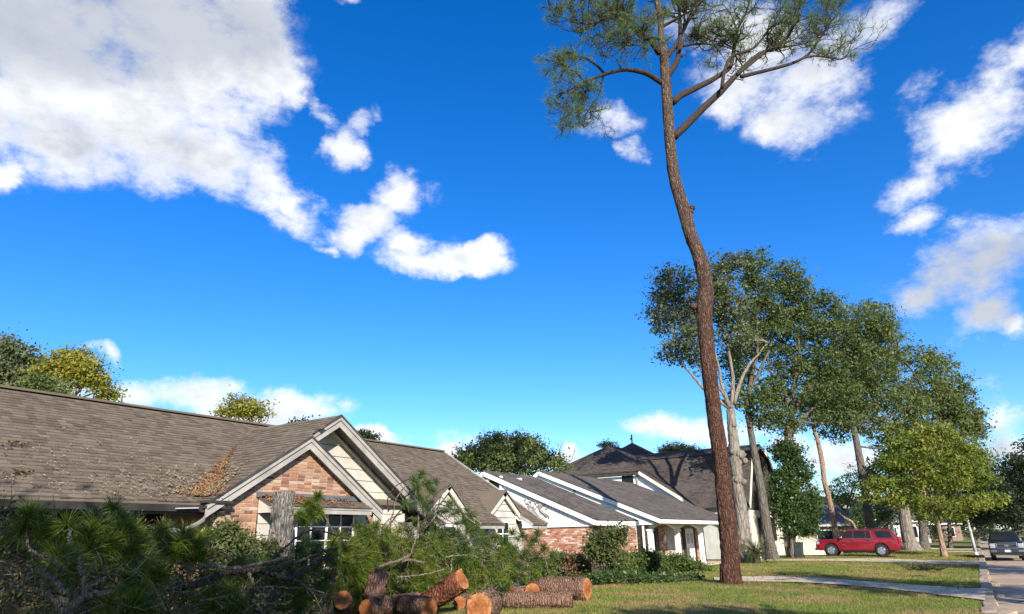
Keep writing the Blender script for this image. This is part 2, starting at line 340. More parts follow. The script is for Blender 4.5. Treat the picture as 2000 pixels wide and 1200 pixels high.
# ------------------------------------------------------------------ mesh helpers
class MB:
    def __init__(s): s.v = []; s.f = []
    def poly(s, pts):
        i = len(s.v); s.v += [tuple(p) for p in pts]; s.f.append(tuple(range(i, i + len(pts))))
    def box(s, c, d, R=None):
        c = Vector(c); i = len(s.v)
        for z in (-.5, .5):
            for y in (-.5, .5):
                for x in (-.5, .5):
                    p = Vector((x * d[0], y * d[1], z * d[2]))
                    s.v.append(tuple(c + (R @ p if R is not None else p)))
        for q in ((0, 2, 3, 1), (4, 5, 7, 6), (0, 1, 5, 4), (2, 6, 7, 3), (0, 4, 6, 2), (1, 3, 7, 5)):
            s.f.append(tuple(i + k for k in q))
    def bar(s, a, b, wd, ht, up=(0, 0, 1)):      # box from a to b, wd across, ht along up
        a, b = Vector(a), Vector(b); x = (b - a); L = x.length; x = x / L
        y = Vector(up).cross(x).normalized(); z = x.cross(y)
        s.box((a + b) / 2, (L, wd, ht), Matrix((x, y, z)).transposed())
    def prism(s, pts, ext):
        pts = [Vector(p) for p in pts]; ext = Vector(ext); n = len(pts); i = len(s.v)
        nm = Vector((0, 0, 0))
        for k in range(n): nm += pts[k].cross(pts[(k + 1) % n])
        if nm.dot(ext) < 0: pts.reverse()
        s.v += [tuple(p) for p in pts] + [tuple(p + ext) for p in pts]
        s.f.append(tuple(i + k for k in reversed(range(n)))); s.f.append(tuple(i + n + k for k in range(n)))
        for k in range(n):
            s.f.append((i + k, i + (k + 1) % n, i + n + (k + 1) % n, i + n + k))
    def tube(s, pts, rad, n=8, cap=True, rough=0.0, seed=0.0, freq=3.0, stretch=.2):
        pts = [Vector(p) for p in pts]; i0 = len(s.v); up = None
        for k, p in enumerate(pts):
            d = (pts[min(k + 1, len(pts) - 1)] - pts[max(k - 1, 0)]).normalized()
            if up is None: up = d.orthogonal().normalized()
            up = (up - d * up.dot(d)).normalized(); sd = d.cross(up)
            r = rad[k] if hasattr(rad, '__len__') else rad
            for j in range(n):
                a = 2 * pi * j / n; o = up * cos(a) + sd * sin(a); rr = r
                if rough:
                    rr *= 1 + rough * (mnoise.noise(Vector((cos(a) * freq + seed, sin(a) * freq, k * stretch + seed))) + .5 * mnoise.noise(Vector((cos(a) * freq * 2.3 + seed, sin(a) * freq * 2.3, k * stretch * 2.5))))
                s.v.append(tuple(p + o * rr))
        for k in range(len(pts) - 1):
            for j in range(n):
                a = i0 + k * n + j; b = i0 + k * n + (j + 1) % n
                s.f.append((a, b, b + n, a + n))
        if cap and n > 2:
            s.f.append(tuple(i0 + j for j in reversed(range(n)))); e = i0 + (len(pts) - 1) * n
            s.f.append(tuple(e + j for j in range(n)))
    def lathe(s, prof, c, axis='z', n=20):
        c = Vector(c); i0 = len(s.v)
        for r, h in prof:
            for j in range(n):
                a = 2 * pi * j / n; x, y = r * cos(a), r * sin(a)
                p = (x, y, h) if axis == 'z' else ((x, h, y) if axis == 'y' else (h, x, y))
                s.v.append(tuple(c + Vector(p)))
        for k in range(len(prof) - 1):
            for j in range(n):
                a = i0 + k * n + j; b = i0 + k * n + (j + 1) % n
                s.f.append((a, b, b + n, a + n))
    def build(s, name, m, parent=None, smooth=False, loc=None):
        me = bpy.data.meshes.new(name); me.from_pydata(s.v, [], s.f)
        if smooth: me.polygons.foreach_set('use_smooth', [True] * len(me.polygons))
        me.materials.append(m)
        return link_obj(name, me, parent, loc)
def link_obj(name, me, parent=None, loc=None):
    o = bpy.data.objects.new(name, me); C.objects.link(o)
    if loc is not None: o.location = loc
    if parent is not None:
        o.parent = parent
        o.matrix_parent_inverse = Matrix.Translation(parent.location).inverted() if parent.parent is None and not parent.get('local') else Matrix.Identity(4)
    return o
def soup(name, m, V, nper, parent=None):     # V: (N*nper, 3) loose facets of nper corners
    V = np.asarray(V, dtype=np.float32).reshape(-1, 3); N = len(V); F = N // nper
    me = bpy.data.meshes.new(name)
    me.vertices.add(N); me.vertices.foreach_set('co', V.ravel())
    me.loops.add(N); me.loops.foreach_set('vertex_index', np.arange(N, dtype=np.int32))
    me.polygons.add(F); me.polygons.foreach_set('loop_start', np.arange(0, N, nper, dtype=np.int32))
    me.update(calc_edges=True); me.materials.append(m)
    return link_obj(name, me, parent)
def tag(o, label=None, cat=None, group=None, kind=None):
    if label: o['label'] = label
    if cat: o['category'] = cat
    if group: o['group'] = group
    if kind: o['kind'] = kind
    return o
def thing(name, label, cat, loc=(0, 0, 0), group=None, local=False):
    o = bpy.data.objects.new(name, None); C.objects.link(o); o.location = loc; o.empty_display_size = .2
    tag(o, label, cat, group)
    if local: o['local'] = 1
    return o
def unit_rows(a): return a / np.maximum(1e-9, np.linalg.norm(a, axis=1, keepdims=True))
def spline(pts, n):
    pts = [Vector(p) for p in pts]; out = []
    P = [pts[0] * 2 - pts[1]] + pts + [pts[-1] * 2 - pts[-2]]; m = len(pts) - 1
    for k in range(n + 1):
        u = k / n * m; i = min(int(u), m - 1); t = u - i
        p0, p1, p2, p3 = P[i], P[i + 1], P[i + 2], P[i + 3]
        out.append(.5 * ((2 * p1) + (-p0 + p2) * t + (2 * p0 - 5 * p1 + 4 * p2 - p3) * t * t + (-p0 + 3 * p1 - 3 * p2 + p3) * t ** 3))
    return out
def interp(vals, n):
    return list(np.interp(np.linspace(0, len(vals) - 1, n + 1), range(len(vals)), vals))
# ------------------------------------------------------------------ ground
def grid_mesh(name, m, xs, ys, zf, kind='structure'):
    b = MB()
    for y in ys:
        for x in xs: b.v.append((x, y, zf(x, y)))
    nx = len(xs)
    for j in range(len(ys) - 1):
        for i in range(nx - 1):
            a = j * nx + i; b.f.append((a, a + 1, a + nx + 1, a + nx))
    o = b.build(name, m, None, True); tag(o, kind=kind); return o
def _lawn(t):
    p = pos(t); n = t.noise(p, .35, 5, .6); n2 = t.noise(p, 2.2, 5, .65); n3 = t.noise(p, 40, 4, .7)
    col = t.mix(t.step(n2, .3, .7), (.11, .15, .028), (.20, .22, .044))
    col = t.mix(t.step(n, .46, .6, 0, .85), col, (.30, .21, .09))
    col = t.mix(t.step(n3, .4, .7, 0, .6), col, (.05, .065, .018))
    return bsdf(t, col, .95, n3, .8, .05, .1)
M_LAWN = material('lawn_turf', _lawn)
def _road(t):
    p = pos(t); n = t.noise(p, .25, 5, .65); n2 = t.noise(p, 3, 6, .7); n3 = t.noise(p, 60, 3, .7)
    sy = t.n('ShaderNodeSeparateXYZ', inp={0: p}).outputs[1]
    wob = t.math('ADD', sy, t.math('MULTIPLY', t.noise(p, .6, 3), 1.2))
    col = t.mix(t.step(n2, .3, .7), (.36, .265, .175), (.48, .37, .255))
    col = t.mix(t.step(n3, .4, .8, 0, .4), col, (.27, .2, .14))
    col = t.mix(t.step(n, .5, .68, 0, .5), col, (.26, .2, .15))
    def band(c, h): return t.step(t.math('ABSOLUTE', t.math('SUBTRACT', wob, c)), h, h + .25, .85, 0)  # dark cross bands: shadow on the street put into the concrete colour
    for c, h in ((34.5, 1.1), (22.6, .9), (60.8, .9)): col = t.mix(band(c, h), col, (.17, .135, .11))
    crack = t.n('ShaderNodeTexVoronoi', feature='DISTANCE_TO_EDGE', inp={'Vector': p, 'Scale': .22}).outputs[0]
    col = t.mix(t.step(crack, .004, .012, .8, 0), col, (.06, .05, .045))
    return bsdf(t, col, .9, t.math('ADD', n3, n2), .4, .015, .2)
M_ROAD = material('worn_concrete_road', _road)
M_PATH = m_plain('pale_concrete_path', (.50, .40, .275), .9, .22, 1.3, .4, .2)
M_KERB = m_plain('old_kerb_concrete', (.30, .235, .17), .92, .3, 2.5, .6, .2)

xs = [-900, -300, -120, -60, -40, -30, -24] + list(np.arange(-20, -.2, .6)) + [-.24]
ys = [-200, -60, -20] + list(np.arange(-10, 90, 2.0)) + [100, 130, 180, 300, 600, 2500]
lawn = grid_mesh('lawn_ground', M_LAWN, xs, ys, lambda x, y: ground_z(x) + (.03 * mnoise.noise(Vector((x * .25, y * .25, 0))) if -20 < x < -1 else 0))
far_lawn = grid_mesh('far_side_lawn', M_LAWN, [8.3, 9, 12, 20, 40, 120, 900], ys, lambda x, y: -.27)
road = grid_mesh('street_road', M_ROAD, [-.3, 0.1, 1, 2, 3, 4, 5, 6, 7, 8.3], ys, lambda x, y: -.42)
b = MB(); b.box((8.45, 400, -.33), (.3, 1000, .2)); tag(b.build('far_kerb', M_KERB), kind='structure')
# near kerb: cast blocks, cracked and shifted
kerb = MB().build('kerb', M_KERB) if False else None
kb = MB(); kb.box((-.17, 600, -.37), (.30, 1040, .15)); kerb = kb.build('kerb', M_KERB); tag(kerb, kind='structure')
ky = -4.0; k = 0
while ky < 79:
    L = random.uniform(1.0, 2.2)
    b = MB(); tilt = random.uniform(-.02, .02) if ky > 30 or ky < 20 else random.uniform(-.07, .07)
    b.box((0, 0, 0), (.34, L - .05, .2), Matrix.Rotation(tilt, 3, 'Y') @ Matrix.Rotation(random.uniform(-.03, .03), 3, 'Z'))
    o = b.build('kerb_block', M_KERB, kerb, loc=(-.14 + random.uniform(-.03, .05), ky + L / 2, -.345 + random.uniform(-.02, .03)))
    bv = o.modifiers.new('edge', 'BEVEL'); bv.width = .03; bv.segments = 2
    ky += L; k += 1
# broken lumps of kerb in the gutter
for i, (px, py, s, lab) in enumerate([(1930, 1158, .42, 'long broken slab of kerb leaning in the gutter by the front walk'), (1951, 1192, .5, 'nearest broken kerb lump lying in the street gutter'), (1937, 1138, .3, 'small cracked kerb lump beside the dark gutter mouth')]):
    p = on_plane(px, py, (0, 0, -.30), (0, 0, 1))
    b = MB(); n = 9
    pts = [(cos(2 * pi * k / n) * s * random.uniform(.45, .7), sin(2 * pi * k / n) * s * random.uniform(.8, 1.15), 0) for k in range(n)]
    b.prism(pts, (0, 0, .14)); o = b.build('kerb_chunk', M_KERB, loc=(p.x, p.y, -.415))
    o.rotation_euler = (.1, -.12, random.random() * 3)
    bv = o.modifiers.new('edge', 'BEVEL'); bv.width = .03; bv.segments = 2
    tag(o, lab, 'concrete chunk', 'broken kerb pieces')
def strip(name, left, right, m, dz=.012, seg=24):
    L, R = spline(left, seg), spline(right, seg); b = MB(); nx = 5
    for k in range(seg + 1):
        for i in range(nx):
            p = L[k].lerp(R[k], i / (nx - 1)); b.v.append((p.x, p.y, ground_z(p.x) + dz + .028))
    for k in range(seg):
        for i in range(nx - 1):
            a = k * nx + i; b.f.append((a, a + 1, a + nx + 1, a + nx))
    return tag(b.build(name, m, None, True), kind='structure')
g = on_ground
strip('front_path', [g(1395, 1130), g(1450, 1128), g(1600, 1131), g(1760, 1143), g(1925, 1153)], [g(1395, 1137), g(1450, 1138), g(1600, 1141), g(1760, 1155), g(1925, 1175)], M_PATH)
strip('driveway', [g(1455, 1093.5), g(1600, 1093), g(1750, 1093), g(1925, 1097)], [g(1455, 1096), g(1600, 1097), g(1750, 1100), g(1926, 1104)], M_PATH)
strip('far_driveway', [g(1700, 1071), g(1800, 1071), g(1915, 1072)], [g(1700, 1073), g(1800, 1073.5), g(1915, 1074.5)], M_PATH)
strip('far_path', [g(1840, 1078.5), g(1880, 1077.5), g(1915, 1079)], [g(1840, 1080), g(1880, 1079.5), g(1915, 1081)], M_PATH)

# grass blades over the near lawn (nobody could count them)
def _blade(t):
    r = t.n('ShaderNodeNewGeometry').outputs['Random Per Island']; n = t.noise(pos(t), .35, 5, .6); n2 = t.noise(pos(t), 1.6, 4, .6)
    col = ramp(t, r, [(0, (.085, .14, .022)), (.5, (.165, .22, .034)), (.85, (.26, .28, .055)), (1, (.40, .33, .13))])
    col = t.mix(t.step(n, .46, .6, 0, .8), col, (.36, .25, .11))
    col = t.mix(t.step(n2, .54, .68, 0, .6), col, (.2, .115, .055))
    d = bsdf(t, col, .7, spec=.2); tr = t.n('ShaderNodeBsdfTranslucent', inp={0: col})
    return t.n('ShaderNodeMixShader', inp={0: .3, 1: d, 2: tr.outputs[0]}).outputs[0]
M_BLADE = material('grass_blades', _blade)
def grass(n, x0, x1, y0, y1, h, wd, bias):
    x = rng.uniform(x0, x1, n); y = y0 + (y1 - y0) * rng.random(n) ** bias
    a, bq = np.array([g(1450, 1132)[0:2]]), None
    z = np.array([ground_z(v) for v in x]) - .01
    th = rng.uniform(0, 2 * pi, n); hh = h * rng.uniform(.5, 1.3, n)
    base = np.stack([x, y, z], 1); d = np.stack([np.cos(th), np.sin(th), np.zeros(n)], 1) * wd
    lean = np.stack([rng.normal(0, .45, n) * hh, rng.normal(0, .45, n) * hh, hh], 1)
    return np.stack([base - d, base + d, base + lean], 1)
def off_paths(T):
    c = T[:, 0]; keep = np.ones(len(c), bool)
    for o in bpy.data.objects:
        if o.name.startswith(('front_path', 'driveway', 'far_')) and o.type == 'MESH' and 'lawn' not in o.name and 'kerb' not in o.name:
            v = np.array([q.co[:2] for q in o.data.vertices])
            lo, hi = v[::5], v[4::5]
            yl = np.interp(c[:, 0], lo[np.argsort(lo[:, 0]), 0], lo[np.argsort(lo[:, 0]), 1]); yh = np.interp(c[:, 0], hi[np.argsort(hi[:, 0]), 0], hi[np.argsort(hi[:, 0]), 1])
            inx = (c[:, 0] > lo[:, 0].min()) & (c[:, 0] < lo[:, 0].max())
            keep &= ~(inx & (c[:, 1] < np.maximum(yl, yh) - .06) & (c[:, 1] > np.minimum(yl, yh) + .06))
    return T[keep]
T = np.concatenate([grass(45000, -9.5, -.36, 1.5, 13.6, .07, .006, .8), grass(90000, -12, -.36, 13.5, 34, .075, .007, 1.3), grass(60000, -12.5, -.36, 33, 58, .075, .011, 1.2), grass(16000, -9, -.36, 58, 88, .09, .02, 1.1)])
tag(soup('lawn_grass', M_BLADE, off_paths(T), 3), 'short green and straw coloured grass of the front lawns', 'grass', kind='stuff')

# ------------------------------------------------------------------ building helpers
UNIT = None
def unit_block(m, bev=0):
    b = MB(); b.box((0, 0, 0), (1, 1, 1)); me = bpy.data.meshes.new('brick'); me.from_pydata(b.v, [], b.f); me.materials.append(m); return me
def lay_bricks(cells, plane, parent, m, name='brick', keep=300, order=None):
    """cells: (u0, u1, z0, z1, proud); plane maps (u, z, out) to the place"""
    me = unit_block(m); cells = sorted(cells, key=order) if order else cells
    joined = MB()
    for i, (u0, u1, z0, z1, pr) in enumerate(cells):
        c = plane((u0 + u1) / 2, (z0 + z1) / 2, pr - .02); ux = plane(1, 0, 0) - plane(0, 0, 0); out = plane(0, 0, 1) - plane(0, 0, 0)
        R = Matrix((ux, out, Vector((0, 0, 1)))).transposed()
        rot = R @ Matrix.Rotation(random.uniform(-.012, .012), 3, 'Y')
        if i < keep:
            o = bpy.data.objects.new(name, me); C.objects.link(o); o.parent = parent
            o.matrix_basis = Matrix.LocRotScale(c, rot.to_quaternion(), (u1 - u0, .06, z1 - z0))
        else: joined.box(c, (u1 - u0, .06, z1 - z0), rot)
    if joined.v:
        o = joined.build('brickwork', m, parent); o['kind'] = 'stuff'
def brick_cells(zlo, zhi, span, L=.212, H=.062, j=.015, holes=()):
    out = []; z = zlo; row = 0
    while z + H <= zhi:
        for u0, u1 in span(z + H / 2):
            u = u0 - (L + j) * (.5 if row % 2 else 0) - random.random() * .02
            while u < u1:
                a, bq = max(u, u0), min(u + L, u1)
                parts = [(a, bq)]
                for h0, h1, hz0, hz1 in holes:
                    if z + H > hz0 and z < hz1:
                        nw = []
                        for p, q in parts:
                            if q <= h0 or p >= h1: nw.append((p, q))
                            else:
                                if p < h0: nw.append((p, h0))
                                if q > h1: nw.append((h1, q))
                        parts = nw
                for p, q in parts:
                    if q - p > .04: out.append((p, q, z, z + H, random.uniform(.001, .008)))
                u += L + j
        z += H + j; row += 1
    return out
def slab(b, pts, th, up=(0, 0, 1)):          # roof deck: polygon thickened downwards
    b.prism(pts, Vector(up) * -th)
def shingles(parent, m, eave_a, eave_b, upv, course, wid, clip, keep, order_c=None):
    """overlapping shingles from the eave line up along upv"""
    a, bq = Vector(eave_a), Vector(eave_b); ex = (bq - a); L = ex.length; ex.normalize(); up = Vector(upv); H = up.length; upn = up / H
    nrm = ex.cross(upn).normalized()
    if nrm.z < 0: nrm = -nrm
    cells = []; nrow = int(H / course)
    for r in range(nrow):
        s = r * course; u = -random.random() * wid
        while u < L:
            wv = wid * random.uniform(.6, 1.3); u0, u1 = max(0, u), min(L, u + wv - .006); u += wv
            if u1 - u0 < .05: continue
            mid = a + ex * ((u0 + u1) / 2) + upn * (s + course / 2)
            if clip(mid): cells.append((u0, u1, s, mid))
    if order_c is not None: cells.sort(key=lambda c: order_c(c[3]))
    joined = MB(); tpl = {}
    base = MB(); th = .022
    def wedge(bm, org, ax, au, an, lw, ll, t):
        i = len(bm.v); dr = random.uniform(-.012, .012)
        for (x, y, z) in ((0, 0, t), (1, 0, t), (1, 1, .004), (0, 1, .004), (0, 0, -.004), (1, 0, -.004)):
            bm.v.append(tuple(org + ax * (x * lw) + au * (y * ll + (dr if y == 0 else 0)) + an * z))
        bm.f += [(i, i + 1, i + 2, i + 3), (i + 4, i + 5, i + 1, i), (i + 1, i + 5, i + 2), (i, i + 3, i + 4)]
    for i, (u0, u1, s, mid) in enumerate(cells):
        org = a + ex * u0 + upn * (s - .012) + nrm * .004; t = random.uniform(.016, .034)
        if i < keep:
            kx = (round((u1 - u0) * 12), random.randrange(3))
            if kx not in tpl:
                q = MB(); wedge(q, Vector(), Vector((1, 0, 0)), Vector((0, 1, 0)), Vector((0, 0, 1)), kx[0] / 12 - .004, course * 1.12, t)
                me = bpy.data.meshes.new('shingle'); me.from_pydata(q.v, [], q.f); me.materials.append(m); tpl[kx] = me
            o = bpy.data.objects.new('shingle', tpl[kx]); C.objects.link(o); o.parent = parent
            ey = nrm.cross(ex); Rm = Matrix((ex, ey, nrm)).transposed()
            if ey.dot(upn) < 0: Rm = Matrix((-ex, -ey, nrm)).transposed(); org = a + ex * u1 + upn * (s - .012) + nrm * .004
            o.matrix_basis = Matrix.LocRotScale(org, Rm.to_quaternion(), (1, 1, 1))
        else: wedge(joined, org, ex, upn, nrm, u1 - u0, course * 1.12, t)
    if joined.v:
        o = joined.build('shingle_courses', m, parent); o['kind'] = 'stuff'

# ================================================================== HOUSE 1: brick house with nested gables
h1 = thing('brick_house', 'low brick house with nested front gables and a long weathered brown shingle roof', 'house', (-15, 10, 0))
S1 = .61                                             # pitch of the long roof
def main_x(z): return -17.5 + (5.1 - z) / S1
def main_z(x): return 5.1 - S1 * (x + 17.5)
GP = .64                                             # pitch of the gables
YL, ZL, YF, YR = 8.59, 2.6, 11.02, 12.07
ZF, ZR = ZL + GP * (YF - YL), ZL + GP * (YR - YL)
def gz(y): return ZL + GP * (y - YL)
# main roof
b = MB()
slab(b, [(-13.3, -4, main_z(-13.3)), (-13.3, 8.7, main_z(-13.3)), (-17.5, 8.7, 5.1), (-17.5, -4, 5.1)], .07)
slab(b, [(-13.6, 8.7, main_z(-13.6)), (-13.6, 15.6, main_z(-13.6)), (-17.5, 15.6, 5.1), (-17.5, 8.7, 5.1)], .07)
def rt(y0, y1, xe): slab(b, [(xe, y0, main_z(xe)), (xe, y1, main_z(xe)), (-17.5, y1, 5.1), (-17.5, y0, 5.1)], .07)
rt(15.6, 15.8, -12.7); rt(15.8, 17.5, -13.4); rt(17.5, 18.88, -12.7); rt(18.88, 20.6, -13.4); rt(20.6, 21.55, -12.7)
slab(b, [(-17.5, -4, 5.1), (-17.5, 21.55, 5.1), (-22.4, 21.55, 2.1), (-22.4, -4, 2.1)], .07)
roof1 = b.build('roof', M_SHINGLE, h1)
near = lambda p: (p - Vector((-13, 6.5, 3))).length
def clip_main(p):
    # leave out what the gables cover
    if YL - .1 < p.y < YR + (YR - YL) + .1:
        zg = gz(p.y) if p.y < YR else ZR - GP * (p.y - YR)
        if zg > p.z + .05: return False
    for c, w, a in ((16.65, .95, 3.3), (19.72, .95, 3.2)):
        if abs(p.y - c) < w and a - .75 * abs(p.y - c) > p.z: return False
        if abs(p.y - c) < .88 and p.x > -13.45: return False
    return p.y < 21.5
up1 = Vector((-4.2, 0, 4.2 * S1)); 
shingles(roof1, M_SHINGLE, (-13.3, 2, main_z(-13.3)), (-13.3, 15.6, main_z(-13.3)), up1, .145, .21, clip_main, 300, near)
shingles(roof1, M_SHINGLE, (-12.7, 15.6, main_z(-12.7)), (-12.7, 21.55, main_z(-12.7)), Vector((-4.8, 0, 4.8 * S1)), .145, .21, clip_main, 0)
b = MB(); b.bar((-17.5, -4, 5.12), (-17.5, 21.55, 5.12), .24, .05); b.build('ridge_cap', M_SHINGLE, h1)
b = MB(); b.bar((-17.5, 21.56, 5.06), (-12.7, 21.56, main_z(-12.7) - .02), .05, .16); b.build('rake_board', M_TRIM, h1)
# gable roofs, sharing the left slope
b = MB()
slab(b, [(-13.05, YL, ZL), (-13.05, YF, ZF), (-13.22, YF, ZF), (-13.22, YR, ZR), (main_x(ZR) - .1, YR, ZR), (main_x(ZL) - .1, YL, ZL)], .06)
yfr = YF + (YF - YL) + .12
slab(b, [(-13.05, YF, ZF), (-13.05, yfr, ZF - GP * (yfr - YF)), (-13.95, yfr, ZF - GP * (yfr - YF)), (-13.95, YF, ZF)], .06)
yrr = YR + (YR - YL)
slab(b, [(-13.22, YR, ZR), (-13.22, yrr, ZR - GP * (yrr - YR)), (main_x(ZL), yrr, ZL), (main_x(ZR), YR, ZR)], .06)
groof = b.build('gable_roof', M_SHINGLE, h1)
shingles(groof, M_SHINGLE, (-13.02, YL, ZL + .006), (-17.3, YL, ZL + .006), Vector((0, YR - YL, ZR - ZL)), .155, .26,
         lambda p: p.z > main_z(p.x) - .02 and (p.x < -13.2 or p.y < YF), 0)
# rake boards: wide fascia, upper moulding and thin metal drip edge
def rake(y0, z0, y1, z1, x):
    for nm, x0, th, a, c, m in (('rake_board', x, .05, .06, .31, M_TRIM), ('rake_moulding', x + .035, .05, .045, .14, M_TRIM), ('drip_edge', x + .05, .06, -.012, .05, M_TRIMD)):
        b = MB(); b.prism([(x0, y0, z0 - a), (x0, y1, z1 - a), (x0, y1, z1 - c), (x0, y0, z0 - c)], (-th, 0, 0)); b.build(nm, m, h1)
rake(YL - .1, ZL - .06, YF, ZF, -13.05)
rake(YF, ZF, yfr, ZF - GP * (yfr - YF), -13.05)
rake(YF - .1, ZF - .064, YR, ZR, -13.22)
rake(YR, ZR, yrr, ZR - GP * (yrr - YR), -13.22)
# brick front of the near gable
XB = -13.26
b = MB()
b.prism([(XB, 8.86, -.3), (XB, 8.86, 2.62), (XB, YF, ZF - .1), (XB, 13.45, ZF - .1 - GP * (13.45 - YF)), (XB, 13.45, -.3)], (-.14, 0, 0))
wallm = b.build('brick_wall', M_MORTAR, h1)
def span1(z):
    y0, y1 = 8.86, 13.45
    if z > 2.5:
        y0 = max(y0, YL + (z + .22 - ZL) / GP); y1 = min(y1, YF + (ZF - .22 - z) / GP)
    return [(y0, y1)] if y1 > y0 else []
cells = brick_cells(.02, 4.1, span1, holes=[(9.85, 13.15, 1.15, 2.76)])
lay_bricks(cells, lambda u, z, o: Vector((XB + o, u, z)), wallm, M_BRICK, keep=300, order=lambda c: -c[2] + (0 if c[1] - c[0] > .12 else .6))
b = MB(); b.prism([(XB - .14, 8.86, -.3), (XB - .14, 8.86, 2.55), (-15.2, 8.86, 2.55), (-15.2, 8.86, -.3)], (0, .12, 0)); b.build('return_wall', M_BRICK, h1)
# soffits under the rakes
b = MB()
for x0, x1, y0, z0, y1, z1 in ((-13.09, -13.4, YL, ZL, YF, ZF), (-13.09, -13.4, yfr, ZF - GP * (yfr - YF), YF, ZF), (-13.26, -13.9, YF, ZF, YR, ZR), (-13.26, -13.9, yrr, ZR - GP * (yrr - YR), YR, ZR)):
    b.prism([(x0, y0, z0 - .1), (x0, y1, z1 - .1), (x1, y1, z1 - .1), (x1, y0, z0 - .1)], (0, 0, -.02))
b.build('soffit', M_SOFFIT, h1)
# siding of the rear gable: each lapped board a piece of its own
XS = -13.78
sid = MB(); sid.prism([(XS - .03, YF - .6, .0), (XS - .03, YF - .6, 3.4), (XS - .03, YR, ZR - .2), (XS - .03, yrr - .35, 2.55), (XS - .03, yrr - .35, 0)], (-.1, 0, 0))
sidw = sid.build('siding_wall', M_DARK, h1)
z = .15
while z < ZR - .25:
    zt = min(z + .285, ZR - .2); lo = max(YF - .6, YR - (ZR - .12 - z) / GP); hi = min(yrr - .42, YR + (ZR - .12 - z) / GP)
    lo2 = max(YF - .6, YR - (ZR - .12 - zt) / GP); hi2 = min(yrr - .42, YR + (ZR - .12 - zt) / GP)
    b = MB(); b.prism([(XS + .025, lo, z), (XS + .025, hi, z), (XS + .005, hi2, zt - .012), (XS + .005, lo2, zt - .012)], (-.03, 0, 0)); b.build('siding_board', M_SIDING, sidw)
    z += .285
b = MB(); b.prism([(XS + .06, YR, ZR - .2), (XS + .06, yrr - .33, ZR - .2 - GP * (yrr - YR - .33)), (XS + .06, yrr - .33, ZR - .25 - GP * (yrr - YR - .33)), (XS + .06, YR, ZR - .25)], (-.05, 0, 0)); b.build('frieze_strip', M_WHITE, h1)
b = MB(); b.box((XS - .04, yrr - .37, 1.2), (.16, .1, 2.5)); b.build('corner_board', M_SIDING, h1)
# body walls
b = MB()
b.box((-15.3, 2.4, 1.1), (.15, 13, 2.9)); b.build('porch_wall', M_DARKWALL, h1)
b = MB(); b.box((-13.6, 18.0, .95), (.15, 6.4, 2.5)); b.box((-17.7, 21.2, 1.0), (8.2, .15, 2.6)); b.box((-21.9, 9, 1.0), (.15, 25, 2.4))
b.prism([(-13.7, 21.13, 2.3), (-21.7, 21.13, 2.3), (-17.5, 21.13, 4.9)], (0, .14, 0)); b.build('side_wall', M_SIDING, h1)
# gutter, fascia and downspout along the low eave
b = MB(); b.box((-13.33, 2.4, main_z(-13.3) - .14), (.03, 12.7, .2)); b.build('eave_fascia', M_GUTTER, h1)
b = MB(); zg = main_z(-13.3) - .06
b.prism([(-13.31, -4, zg), (-13.31, -4, zg - .13), (-13.21, -4, zg - .13), (-13.17, -4, zg), (-13.19, -4, zg), (-13.225, -4, zg - .11), (-13.29, -4, zg - .11), (-13.29, -4, zg)], (0, 12.95, 0)); b.build('gutter', M_GUTTER, h1)
b = MB(); b.box((-13.12, 8.75, 2.545), (.25, .62, .05)); b.box((-13.16, 8.75, 2.44), (.2, .56, .05)); b.box((-13.2, 8.72, 2.36), (.14, .5, .04)); b.build('cornice_return', M_GUTTER, h1)
b = MB(); b.tube(spline([(-13.22, 8.62, 2.42), (-13.24, 8.58, 2.2), (-13.5, 8.3, 1.98), (-13.8, 8.05, 1.85), (-13.85, 8.03, .1)], 16), .05, 8); b.build('downspout', M_SOFFIT, h1)
b = MB(); b.bar((-13.16, 8.35, 2.42), (-13.16, 7.9, 2.40), .02, .09, (1, 0, 0)); b.build('bent_gutter_flap', M_GREYWALL, h1)
# hooded window
wn = MB(); wn.box((-13.300, 11.5, 1.95), (.08, 3.3, 1.6)); win = wn.build('window', M_DARK, h1)
b = MB(); b.box((-13.230, 11.82, 1.75), (.02, 1.8, 1.25)); b.build('pane', M_GLASS, win)
for y, ww in ((10.92, .05), (11.36, .025), (11.84, .05), (12.28, .025), (12.72, .05)):
    b = MB(); b.box((-13.205, y, 1.75), (.03, ww, 1.25)); b.build('mullion', M_WHITE, win)
for z in (1.75, 2.07):
    b = MB(); b.box((-13.203, 11.82, z), (.026, 1.8, .024)); b.build('muntin', M_WHITE, win)
b = MB(); b.box((-13.170, 11.5, 1.12), (.14, 3.4, .06)); b.build('sill', M_TRIM, win)
for y0, y1 in ((9.87, 10.88), (12.78, 13.14)):
    z = 1.15
    while z < 2.3:
        b = MB(); b.prism([(-13.200, y0, z), (-13.200, y1, z), (-13.220, y1, z + .235), (-13.220, y0, z + .235)], (-.03, 0, 0)); b.build('panel_board', M_SIDING, win); z += .245
b = MB(); b.box((-13.205, 11.3, 2.745), (.07, 3.05, .115)); b.build('lintel_board', M_SLATE, h1)
b = MB(); slab(b, [(-13.240, 9.83, 2.70), (-13.240, 12.85, 2.70), (-12.770, 12.92, 2.49), (-12.770, 9.83, 2.49)], .04); hood = b.build('window_hood', M_SHINGLE, h1)
shingles(hood, M_SHINGLE, (-12.750, 9.83, 2.495), (-12.750, 12.9, 2.495), Vector((-.47, 0, .21)), .13, .26, lambda p: True, 0)
b = MB(); b.box((-12.785, 11.37, 2.40), (.04, 3.08, .12)); b.box((-12.770, 11.37, 2.455), (.05, 3.12, .03)); b.build('hood_fascia', M_TRIM, h1)
b = MB(); b.box((-13.010, 11.37, 2.37), (.42, 3.0, .02)); b.build('hood_soffit', M_SOFFIT, h1)
